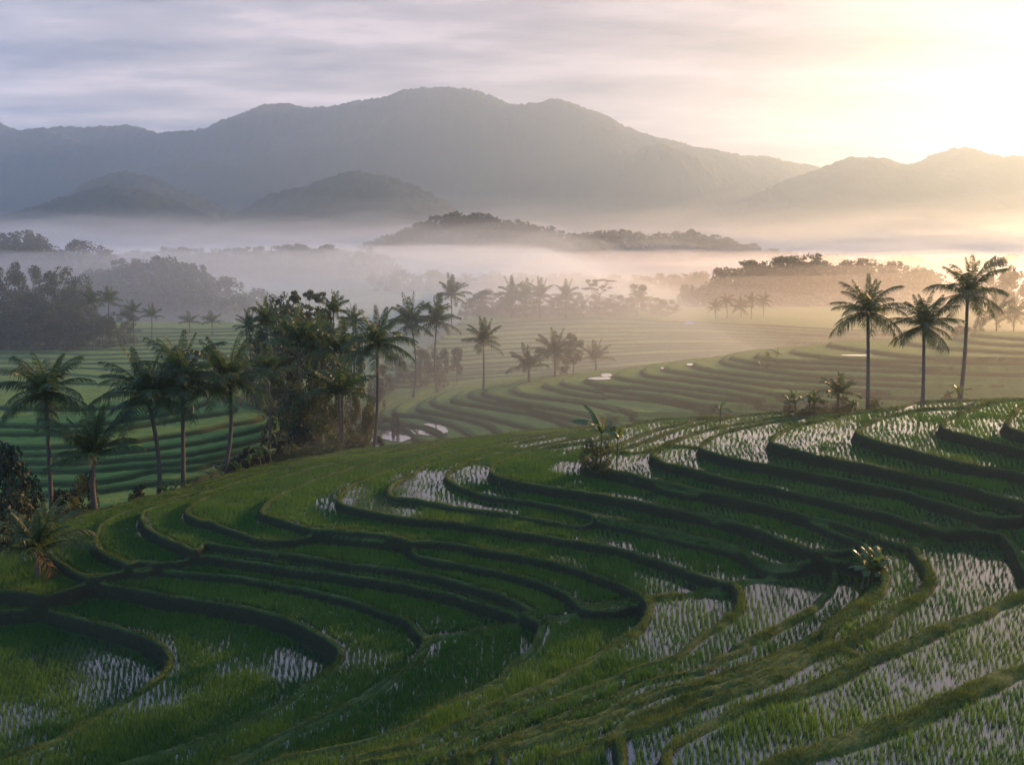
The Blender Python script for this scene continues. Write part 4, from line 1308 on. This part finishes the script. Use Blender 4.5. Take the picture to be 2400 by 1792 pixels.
# ------------------------------------------------------------------ bananas and other small plants
banana('banana plant with broad leaves on a mossy mound in the middle terraces', 1408, 1040, 84, 150, 1, None, 1)
banana('smaller upright banana plant right of the one on the mossy mound', 1446, 1040, 85, 105, 1, None, 2, leaves=5)
tree('rounded fern-like bush at the foot of the banana on the mound', 'scrub', 1400, 1015, 82.6, 70, None, 'fern_bush', 'bush', seed=160)
banana('clump of several banana stems beside the path at the right', 2050, 1300, 57, 112, 5, None, 3, leaves=6)
RB = 'bananas along the back of the right terraces'
for i, (x, by_, d, h, st, lb) in enumerate([(1690, 975, 103, 66, 1, 'ragged lone banana between the two spurs'), (1858, 955, 104, 70, 3, 'banana clump at the left of the right thicket'),
                                            (1905, 955, 105, 66, 3, 'banana clump with a bright leaf in the right thicket'), (2000, 955, 104, 50, 2, 'low bright banana left of the first right palm')]):
    banana(lb, x, by_, d, h, st, RB, 10 + i, leaves=6)
palm('short bushy palm in the middle of the right thicket', None, (1962, 955), (1965, 922), 106, 46, (0, 0), 'up', False, 95, thick=1.2)
tree('dark scrub under the short bushy palm of the right thicket', 'scrub', 1960, 925, 106, 80, None, seed=161)
tree('low scrub at the left of the right thicket', 'scrub', 1880, 938, 105, 80, None, seed=162)
tree('small scrub plant at the right thicket end', 'scrub', 2055, 925, 105, 34, None, seed=163)
banana('pale leafy shrub between the second and third right palm', 2245, 950, 107, 56, 2, None, 20, leaves=6)
tree('low pale scrub left of the tallest right palm', 'scrub', 2235, 905, 118, 50, None, seed=164)
BG = 'bananas on the edge of the second spur'
for i, (x, by_, h, lb) in enumerate([(1785, 815, 36, 'left banana of the small clump on the second spur'), (1800, 815, 44, 'middle banana of the small clump on the second spur'), (1822, 812, 46, 'leafy right banana of the small clump on the second spur')]):
    banana(lb, x, by_, 168, h, 1, BG, 30 + i, leaves=7)
PB = 'small bananas at the foot of the left palms'
for i, (x, by_, d, h, lb) in enumerate([(400, 1140, 97, 60, 'small banana between the leaning palm and the next'), (445, 1140, 98, 40, 'tiny banana right of the straight palm foot'),
                                        (505, 1110, 101, 60, 'banana tuft left of the palm with curved foot'), (570, 1080, 104, 62, 'banana with a pale leaf right of the curved foot'),
                                        (622, 1070, 105, 66, 'taller banana in the bushes left of the grove'), (770, 1050, 112, 44, 'bright banana leaves at the foot of the grove')]):
    banana(lb, x, by_, d, h, 2, PB, 40 + i, leaves=5)

# a pale tarpaulin left on the banded slope and a dark log on the bank at the right
tx, ty, tz = on_y(1614, 757, 311)
tz = ground_z(tx, ty)
nx_, ny_ = 9, 7
gx, gy = np.meshgrid(np.linspace(-1.8, 1.8, nx_), np.linspace(-1.1, 1.1, ny_))
gz_ = 0.9 * np.cos(gx / 1.8 * 1.3) * np.cos(gy / 1.1 * 1.2) + 0.15 * fbm(gx * 1.3, gy * 1.3, 2, 5)
idx = np.arange(nx_ * ny_).reshape(ny_, nx_)
qq = np.stack([idx[:-1, :-1], idx[:-1, 1:], idx[1:, 1:], idx[1:, :-1]], -1).reshape(-1, 4)
mt, tt_ = newmat('pale_blue_tarpaulin')
pb = tt_.n('ShaderNodeBsdfPrincipled', i_Roughness=0.5); pb.inputs['Base Color'].default_value = (0.22, 0.32, 0.55, 1)
tt_.l(pb.outputs[0], tt_.n('ShaderNodeOutputMaterial').inputs[0])
o = link('tarpaulin', mesh_np('tarpaulin', np.stack([gx, gy, gz_], -1).reshape(-1, 3), quads=qq, smooth=True, mat=mt))
o.location = (tx, ty, tz - 0.1); tag(o, 'small pale blue tarpaulin heaped on the crest of the banded slope', 'tarpaulin')
lx, ly, _z = on_y(2245, 945, 100)
lz = ground_z(lx, ly)
acc = Acc()
tube(acc, [(-1.9, 0, 0.5), (-1.2, 0.1, 0.28), (-0.3, 0.1, 0.2), (0.8, 0, 0.26), (1.7, 0.05, 0.55), (2.3, 0, 0.95)], [0.1, 0.2, 0.26, 0.25, 0.2, 0.09], 8)
o = link('fallen_log', acc.mesh('fallen_log', M['bark'], True)); o.location = (lx, ly, lz)
tag(o, 'dark curved fallen log on the bank behind the right flooded plots', 'log')

# ------------------------------------------------------------------ hills, far woods and mountains


def ridge(name, prof, D, Wn, Wf, tree_h, px_step=6.0, rows=36, amp=0.14, fuzz=0.0, seed=0, foot=PLAIN - 2, mat='mountain', up=0.0):
    """A hill whose skyline follows prof (photo pixels) at distance D; Wn and Wf are the depths of its near and far slopes."""
    pr = np.array(prof, float)
    pxs = np.arange(pr[0, 0], pr[-1, 0] + px_step, px_step)
    pys = np.interp(pxs, pr[:, 0], pr[:, 1])
    k_ = np.ones(5) / 5
    if len(pys) > 12:
        pys = np.concatenate([pys[:2], np.convolve(pys, k_, 'valid'), pys[-2:]])
    xs = (pxs - CX) / F * D
    top_ = np.array([on_y(a, b, D)[2] for a, b in zip(pxs, pys)]) - tree_h
    v = np.concatenate([np.linspace(0, 1, rows), 1 + np.linspace(0, 1, 8)[1:]])
    yy = np.where(v <= 1, D - Wn * (1 - v), D + Wf * (v - 1))
    prf = np.where(v <= 1, sstep(-0.15, 1.0, v) , 1 - sstep(0, 1, v - 1))
    prf = (prf - prf[0]) / (1 - prf[0]) if rows > 1 else prf
    prf = np.clip(prf, 0, 1)
    Xg, Yg = np.meshgrid(xs, yy)
    hh = np.maximum(top_, foot + 1)
    n = fbm(Xg / (Wn * 0.45), Yg / (Wn * 0.45), 5, seed)
    lowv = np.clip(1 - np.abs(v - 1) * 6, 0, 1)[:, None]
    Zg = foot + (hh[None, :] - foot) * prf[:, None] * (1 + amp * 3.2 * np.minimum(n - 0.22, 0) * (1 - lowv) * prf[:, None])
    if fuzz:
        f = fbm(Xg / (fuzz * 1.6), Yg / (fuzz * 1.6), 2, seed + 9, 0.7)
        cl = fbm(Xg / (fuzz * 9), Yg / (fuzz * 9), 2, seed + 12)
        Zg += fuzz * 1.3 * np.clip(f + 0.25 + cl, -0.2, 1.0) * prf[:, None]
    nx = len(xs); ny = len(yy)
    idx = np.arange(nx * ny).reshape(ny, nx)
    q = np.stack([idx[:-1, :-1], idx[:-1, 1:], idx[1:, 1:], idx[1:, :-1]], -1).reshape(-1, 4)
    me = mesh_np(name, np.stack([Xg, Yg, Zg], -1).reshape(-1, 3), quads=q, smooth=True, mat=M[mat])
    o = link(name, me); tag(o, kind='structure')

    def height(x, y):
        i = np.interp(x, xs, np.arange(nx)); j = np.interp(y, yy, np.arange(ny))
        return Zg[int(round(j)), int(round(i))]
    return height, pr, D


def small_tree(seed, shape):
    cm, _ = tree_meshes(seed, shape, 520, 0.055, M['leaf'])
    tr = [m for m in (cm,)]
    return cm


FARW = [tree_meshes(300 + k, sh, 1100, 0.042, M['leaf']) for k, sh in enumerate(('full', 'round', 'full', 'tall', 'full'))]


def merged_pair(cm, tm):
    """Crown and trunk in one mesh for trees seen only as small outlines."""
    out = []
    for me in (cm, tm):
        co = np.empty(len(me.vertices) * 3); me.vertices.foreach_get('co', co)
        ids = np.empty(len(me.loops), np.int32); me.loops.foreach_get('vertex_index', ids)
        out.append((co.reshape(-1, 3), ids.reshape(-1, 4)))
    V = np.concatenate([out[0][0], out[1][0]]); Q = np.concatenate([out[0][1], out[1][1] + len(out[0][0])])
    return V, Q


FV = [merged_pair(*p) for p in FARW]
FMESH = [mesh_np('far_tree', V, quads=Q, mat=M['leaf']) for V, Q in FV]


def wood_trees(hgt, D, pr, n, lo, hi, label, group, seed, Wn, edge=0.45):
    """Individual trees on a wooded hill."""
    r_ = np.random.default_rng(seed)
    xs0, xs1 = pr[0, 0], pr[-1, 0]
    for i in range(n):
        v = r_.random() ** 0.8
        y = D - Wn * edge * v if i % 3 else D
        px = xs0 + (xs1 - xs0) * ((i + r_.random()) / n if i % 3 == 0 else r_.random())
        x = (px - CX) / F * D
        z = hgt(x, y)
        H = r_.uniform(lo, hi)
        o = link('broadleaf_tree', FMESH[int(r_.integers(len(FMESH)))])
        o.location = (x, y, z - 0.5); w = H * r_.uniform(0.9, 1.5)
        o.scale = (w, w, H); o.rotation_euler = (0, 0, r_.uniform(0, 6.28))
        tag(o, label, 'tree', group)


def wood_mass(hgt, D, pr, n, lo, hi, seed, Wn, edge=0.5):
    """A far wood that reads as one mass."""
    r_ = np.random.default_rng(seed)
    acc = Acc()
    for i in range(n):
        v = r_.random()
        y = D - Wn * edge * v if i % 3 else D
        px = pr[0, 0] + (pr[-1, 0] - pr[0, 0]) * ((i + r_.random()) / n if i % 3 == 0 else r_.random())
        x = (px - CX) / F * D
        H = r_.uniform(lo, hi); w = H * r_.uniform(0.9, 1.5); a = r_.uniform(0, 6.28)
        V, Q = FV[int(r_.integers(len(FV)))]
        ca, sa = math.cos(a), math.sin(a)
        P = np.stack([(V[:, 0] * ca - V[:, 1] * sa) * w + x, (V[:, 0] * sa + V[:, 1] * ca) * w + y, V[:, 2] * H + hgt(x, y) - 0.5], -1)
        acc.add(P, Q)
    o = link('woods', acc.mesh('woods', M['leaf'])); tag(o, kind='stuff')


# wooded hillocks of the valley
h, pr, D = ridge('hill', [(150, 690), (200, 655), (240, 640), (300, 612), (390, 602), (450, 622), (500, 642), (560, 668), (620, 705)], 400, 70, 60, 15, 5, 20, 0.1, 0, 3)
wood_trees(h, D, pr, 58, 11, 19, 'round-topped tree in the misty wood on the second left hillock', 'trees on the second left hillock', 401, 70)
h, pr, D = ridge('hill', [(-120, 565), (0, 562), (40, 556), (70, 550), (110, 562), (170, 566), (220, 580), (280, 595), (340, 612), (420, 640)], 520, 90, 80, 20, 5, 20, 0.1, 0, 4)
wood_trees(h, D, pr, 60, 14, 26, 'tree on the misty back hillock along the left edge', 'trees on the back left hillock', 402, 90)
h, pr, D = ridge('hill', [(1600, 720), (1640, 668), (1680, 632), (1720, 618), (1770, 612), (1850, 600), (1900, 608), (1960, 622), (2020, 617), (2100, 625), (2160, 645), (2240, 700)], 440, 70, 60, 17, 5, 20, 0.1, 0, 5)
wood_trees(h, D, pr, 66, 13, 22, 'spreading tree in the golden mist on the right hillock', 'trees on the right hillock', 403, 70)
h, pr, D = ridge('hill', [(260, 612), (330, 604), (400, 594), (520, 592), (560, 597), (640, 590), (720, 587), (800, 586), (870, 592), (920, 622), (960, 655)], 720, 120, 90, 16, 5, 20, 0.1, 0, 6)
wood_mass(h, D, pr, 150, 13, 24, 404, 120)
h, pr, D = ridge('hill', [(880, 668), (930, 645), (980, 638), (1050, 640), (1150, 648), (1250, 664), (1330, 690), (1420, 690), (1560, 668), (1640, 660), (1700, 690)], 600, 70, 60, 15, 6, 16, 0.1, 0, 7)
wood_mass(h, D, pr, 90, 12, 20, 405, 70)
h, pr, D = ridge('hill', [(820, 600), (880, 572), (940, 550), (1000, 522), (1060, 506), (1110, 503), (1160, 513), (1220, 528), (1300, 541), (1360, 562), (1420, 590)], 1150, 220, 160, 16, 5, 24, 0.14, 0, 8)
wood_mass(h, D, pr, 230, 14, 24, 406, 220, 0.7)
h, pr, D = ridge('hill', [(1300, 575), (1360, 556), (1400, 546), (1450, 544), (1500, 555), (1560, 554), (1620, 546), (1680, 562), (1740, 577), (1800, 595), (1900, 620)], 1300, 220, 160, 16, 5, 24, 0.14, 0, 9)
wood_mass(h, D, pr, 200, 14, 24, 407, 220, 0.7)
h, pr, D = ridge('hill', [(1900, 640), (2000, 625), (2080, 612), (2160, 618), (2260, 608), (2400, 605), (2520, 610)], 900, 120, 90, 18, 6, 16, 0.1, 0, 10)
wood_mass(h, D, pr, 110, 14, 26, 408, 120)
# foothills and the range
ridge('hill', [(-160, 530), (0, 512), (60, 497), (130, 477), (200, 457), (270, 437), (330, 442), (400, 462), (480, 492), (560, 532), (640, 580)], 2300, 540, 400, 0, 3, 46, 0.16, 7, 11)
ridge('hill', [(100, 520), (220, 432), (280, 412), (330, 402), (390, 422), (450, 447), (520, 482), (600, 522), (700, 570)], 2800, 560, 400, 0, 3, 46, 0.16, 8, 12)
ridge('hill', [(440, 570), (560, 502), (640, 462), (700, 442), (760, 427), (830, 410), (880, 406), (930, 417), (990, 442), (1050, 472), (1100, 522), (1160, 575)], 2600, 560, 400, 0, 3, 46, 0.16, 8, 13)
RIDGE_W = [(-260, 300), (0, 286), (40, 288), (75, 300), (118, 316), (160, 303), (210, 296), (260, 301), (325, 293), (370, 300), (405, 313), (465, 312), (520, 296), (600, 268), (650, 252), (705, 243), (745, 254),
           (790, 252), (850, 240), (920, 232), (960, 218), (1000, 212), (1080, 211), (1110, 212), (1150, 225), (1180, 238), (1210, 246), (1240, 244), (1300, 236), (1340, 248), (1400, 275), (1440, 297), (1490, 315),
           (1540, 326), (1580, 335), (1640, 351), (1700, 367), (1750, 367), (1800, 382), (1850, 391), (1890, 400), (1960, 430), (2100, 470), (2400, 520)]
ridge('mountain', RIDGE_W, 4600, 1500, 500, 0, 2.5, 70, 0.18, 11, 14)
ridge('mountain', [(1200, 560), (1400, 420), (1500, 345), (1547, 340), (1600, 357), (1660, 385), (1700, 400), (1820, 420), (1900, 445), (2000, 500), (2100, 560)], 3900, 700, 400, 0, 2.5, 50, 0.16, 9, 15)
ridge('mountain', [(1560, 575), (1640, 540), (1740, 470), (1830, 418), (1880, 402), (1960, 374), (2010, 375), (2070, 388), (2100, 387), (2145, 370), (2200, 350), (2226, 347), (2265, 358), (2310, 367), (2355, 380), (2400, 384), (2520, 372), (2640, 390)], 3500, 1100, 400, 0, 2.5, 60, 0.17, 9, 16)
V = [(-5100, -390, -43), (5100, -390, -43), (5100, 6100, -43), (-5100, 6100, -43)]
o = link('ground', mesh_np('ground', V, quads=[(0, 1, 2, 3)], mat=M['plain'])); tag(o, kind='structure')
V = [(-5100, 612, -38.5), (5100, 612, -38.5), (5100, 6100, -38.5), (-5100, 6100, -38.5)]
o = link('valley_floor', mesh_np('valley_floor', V, quads=[(0, 1, 2, 3)], mat=M['plain'])); tag(o, kind='structure')
# ------------------------------------------------------------------ light, sky
SUN_EL, SUN_AZ = R(13.5), R(48.0)          # azimuth measured from straight ahead (+Y) towards the right (+X)
sun_dir = Vector((math.sin(SUN_AZ) * math.cos(SUN_EL), math.cos(SUN_AZ) * math.cos(SUN_EL), math.sin(SUN_EL)))
sd_ = bpy.data.lights.new("sun", 'SUN')
sd_.energy = 5.0
sd_.angle = R(0.6)
sd_.color = (1.0, 0.56, 0.25)
so = bpy.data.objects.new("sun", sd_); COL.objects.link(so)
so.rotation_euler = sun_dir.to_track_quat('Z', 'Y').to_euler()

W = bpy.data.worlds.new("World"); SC.world = W; W.use_nodes = True
t = NT(W.node_tree)
sky = t.n('ShaderNodeTexSky', sky_type='NISHITA', sun_disc=False)
sky.sun_elevation = SUN_EL
sky.sun_rotation = SUN_AZ
sky.altitude = 300; sky.air_density = 1.3; sky.dust_density = 0.8; sky.ozone_density = 4.0
tc = t.n('ShaderNodeTexCoord').outputs['Generated']
nv = t.n('ShaderNodeVectorMath', operation='NORMALIZE'); t.l(tc, nv.inputs[0])
dirv = nv.outputs[0]
sep = t.n('ShaderNodeSeparateXYZ'); t.l(dirv, sep.inputs[0])
dot = t.n('ShaderNodeVectorMath', operation='DOT_PRODUCT'); t.l(dirv, dot.inputs[0]); dot.inputs[1].default_value = sun_dir
cs = dot.outputs['Value']
el = sep.outputs['Z']
# thin cloud sheets on a flat layer overhead
den = t.math('ADD', t.math('MAXIMUM', el, 0.0), 0.10)
px_ = t.math('DIVIDE', sep.outputs['X'], den); py_ = t.math('DIVIDE', sep.outputs['Y'], den)
cv = t.n('ShaderNodeCombineXYZ'); t.l(px_, cv.inputs[0]); t.l(py_, cv.inputs[1])
mp = t.n('ShaderNodeMapping'); t.l(cv.outputs[0], mp.inputs[0])
mp.inputs['Rotation'].default_value = (0, 0, R(-24)); mp.inputs['Scale'].default_value = (0.6, 1.3, 1)
c1 = t.noise(mp.outputs[0], 2.0, 9.0, 0.62)
mp2 = t.n('ShaderNodeMapping'); t.l(cv.outputs[0], mp2.inputs[0])
mp2.inputs['Rotation'].default_value = (0, 0, R(-20)); mp2.inputs['Scale'].default_value = (0.2, 0.75, 1); mp2.inputs['Location'].default_value = (3.1, 1.7, 0)
c2 = t.noise(mp2.outputs[0], 2.2, 4.0, 0.5)
cm = t.math('ADD', t.math('MULTIPLY', c1, 0.55), t.math('MULTIPLY', c2, 0.6))
# how the veil of cloud is coloured by the low sun
warm = t.n('ShaderNodeMapRange', interpolation_type='SMOOTHSTEP'); t.l(cs, warm.inputs[0])
warm.inputs[1].default_value = 0.30; warm.inputs[2].default_value = 0.985
low = t.n('ShaderNodeMapRange', interpolation_type='SMOOTHSTEP'); t.l(el, low.inputs[0])
low.inputs[1].default_value = 0.36; low.inputs[2].default_value = 0.05
veil = t.mix(warm.outputs[0], (0.34, 0.34, 0.41), (0.24, 0.20, 0.25))
veil = t.mix(t.math('MULTIPLY', low.outputs[0], 0.45), veil, t.mix(warm.outputs[0], (0.52, 0.42, 0.41), (0.24, 0.19, 0.22)))
bright = t.mix(warm.outputs[0], (0.76, 0.63, 0.66), (0.44, 0.37, 0.40))
dark = t.mix(warm.outputs[0], (0.22, 0.23, 0.31), (0.10, 0.10, 0.15))
cmask = t.n('ShaderNodeMapRange', interpolation_type='SMOOTHSTEP'); t.l(cm, cmask.inputs[0])
cmask.inputs[1].default_value = 0.55; cmask.inputs[2].default_value = 0.68
gap = t.n('ShaderNodeMapRange', interpolation_type='SMOOTHSTEP'); t.l(cm, gap.inputs[0])
gap.inputs[1].default_value = 0.57; gap.inputs[2].default_value = 0.47
skyc = t.mix(t.math('MULTIPLY', cmask.outputs[0], 0.75), veil, bright)
skyc = t.mix(t.math('MULTIPLY', gap.outputs[0], t.math('SUBTRACT', 1.0, t.math('MULTIPLY', low.outputs[0], 0.15))), skyc, dark)
# glow about the hidden sun
glow = t.math('POWER', t.math('MAXIMUM', cs, 0.0), 90.0)
addg = t.n('ShaderNodeMix', data_type='RGBA', blend_type='ADD'); t.l(glow, addg.inputs[0]); t.l(skyc, addg.inputs[6])
addg.inputs[7].default_value = (0.06, 0.05, 0.035, 1)
# the upper half of the sky, behind and above the camera, is clearer and bluer
up = t.n('ShaderNodeMapRange', interpolation_type='SMOOTHSTEP'); t.l(el, up.inputs[0])
up.inputs[1].default_value = 0.32; up.inputs[2].default_value = 0.85
back = t.n('ShaderNodeMapRange', interpolation_type='SMOOTHSTEP'); t.l(cs, back.inputs[0])
back.inputs[1].default_value = 0.35; back.inputs[2].default_value = -0.5
clear = t.math('MAXIMUM', t.math('MULTIPLY', up.outputs[0], 0.8), t.math('MULTIPLY', back.outputs[0], 0.75))
bg_clouds = t.n('ShaderNodeBackground', i_Strength=0.6); t.l(addg.outputs[2], bg_clouds.inputs[0])
bg_sky0 = t.n('ShaderNodeBackground', i_Strength=0.09); t.l(sky.outputs[0], bg_sky0.inputs[0])
bg_blue = t.n('ShaderNodeBackground', i_Strength=1.0); bg_blue.inputs[0].default_value = (0.03, 0.145, 0.40, 1)
bg_sky = t.n('ShaderNodeAddShader'); t.l(bg_sky0.outputs[0], bg_sky.inputs[0]); t.l(bg_blue.outputs[0], bg_sky.inputs[1])
mxs = t.n('ShaderNodeMixShader'); t.l(clear, mxs.inputs[0]); t.l(bg_clouds.outputs[0], mxs.inputs[1]); t.l(bg_sky.outputs[0], mxs.inputs[2])
wo = t.n('ShaderNodeOutputWorld'); t.l(mxs.outputs[0], wo.inputs[0])
W.cycles.sampling_method = 'AUTOMATIC'

# ------------------------------------------------------------------ air
def fog(name, V, quads, density, color, aniso):
    m, tt = newmat(name)
    pv = tt.n('ShaderNodeVolumePrincipled')
    pv.inputs['Color'].default_value = (*color, 1)
    pv.inputs['Density'].default_value = density
    pv.inputs['Anisotropy'].default_value = aniso
    out = tt.n('ShaderNodeOutputMaterial'); tt.l(pv.outputs[0], out.inputs['Volume'])
    m.cycles.homogeneous_volume = True
    me = mesh_np(name, V, quads=quads, mat=m)
    o = link(name, me); tag(o, kind='stuff')
    return o


def box(x0, x1, y0, y1, z0, z1):
    V = [(x, y, z) for z in (z0, z1) for y in (y0, y1) for x in (x0, x1)]
    Q = [(0, 2, 3, 1), (4, 5, 7, 6), (0, 1, 5, 4), (2, 6, 7, 3), (0, 4, 6, 2), (1, 3, 7, 5)]
    return np.array(V, float), np.array(Q)


if HAZE:
    V, Q = box(-5200, 5200, -400, 6200, -44, 900)
    fog('haze', V, Q, HAZE, (0.63, 0.82, 1.0), 0.57)



def mist_bank(top, x0, x1, y0, y1, amp, lam, density, color, aniso, seed):
    nx, ny = 70, 60
    xs = np.linspace(x0, x1, nx); ys = y0 + (y1 - y0) * np.linspace(0, 1, ny) ** 1.7
    X, Y = np.meshgrid(xs, ys)
    ed = np.minimum(sstep(0, 0.16, (X - x0) / (x1 - x0)) * sstep(0, 0.16, (x1 - X) / (x1 - x0)), sstep(0, 0.10, (Y - y0) / (y1 - y0)) * sstep(0, 0.1, (y1 - Y) / (y1 - y0)))
    Zt = -43.4 + (top + amp * 2 * fbm(X / lam, Y / lam, 3, seed) + 43.4) * np.maximum(ed, 0.02)
    Zt = np.maximum(Zt, -43.3)
    Vt = np.stack([X, Y, Zt], -1).reshape(-1, 3); Vb = Vt.copy(); Vb[:, 2] = -43.5
    idx = np.arange(nx * ny).reshape(ny, nx); o = nx * ny
    qt = np.stack([idx[:-1, :-1], idx[:-1, 1:], idx[1:, 1:], idx[1:, :-1]], -1).reshape(-1, 4)
    qb = qt[:, ::-1] + o
    Q = [qt, qb]
    for a, b in ((idx[0, :-1], idx[0, 1:]), (idx[-1, 1:], idx[-1, :-1]), (idx[1:, 0], idx[:-1, 0]), (idx[:-1, -1], idx[1:, -1])):
        Q.append(np.stack([a + o, b + o, b, a], -1))
    return fog('mist', np.concatenate([Vt, Vb]), np.concatenate(Q), density, color, aniso)


if MIST:
    mist_bank(-11, -75, 520, 34, 900, 3, 70, 0.0013 * MIST, (0.97, 0.97, 0.97), 0.62, 0)
    mist_bank(-6, -420, 105, 126, 900, 4, 60, 0.0017 * MIST, (0.80, 0.91, 1.0), 0.5, 40)
    mist_bank(6, -520, 120, 300, 760, 10, 90, 0.0011 * MIST, (0.80, 0.91, 1.0), 0.5, 41)
    for k_ in range(14):
        u_ = k_ / 13
        top_ = -30 + 95 * u_ ** 2.1
        ya = 190 + 1250 * u_ ** 1.45
        mist_bank(top_, -(700 + 1900 * u_), 700 + 1900 * u_, ya, 1500 + 700 * u_, 6 + 40 * u_, 60 + 420 * u_, 0.0016 * MIST * math.exp(-3.0 * u_), (0.86, 0.93, 1.0), 0.58, k_ + 1)
# ------------------------------------------------------------------ render settings
SC.view_settings.view_transform = 'Standard'
SC.view_settings.look = 'None'
SC.view_settings.exposure = 1.2
SC.view_settings.gamma = 1.0
cy = SC.cycles
cy.use_denoising = True
try:
    cy.denoiser = 'OPENIMAGEDENOISE'
    cy.denoising_input_passes = 'RGB_ALBEDO_NORMAL'
except Exception:
    pass
cy.max_bounces = 6; cy.diffuse_bounces = 2; cy.glossy_bounces = 2; cy.transmission_bounces = 3
cy.transparent_max_bounces = 6; cy.volume_bounces = 2
cy.use_adaptive_sampling = True
cy.adaptive_threshold = 0.01
cy.sample_clamp_indirect = 4.0
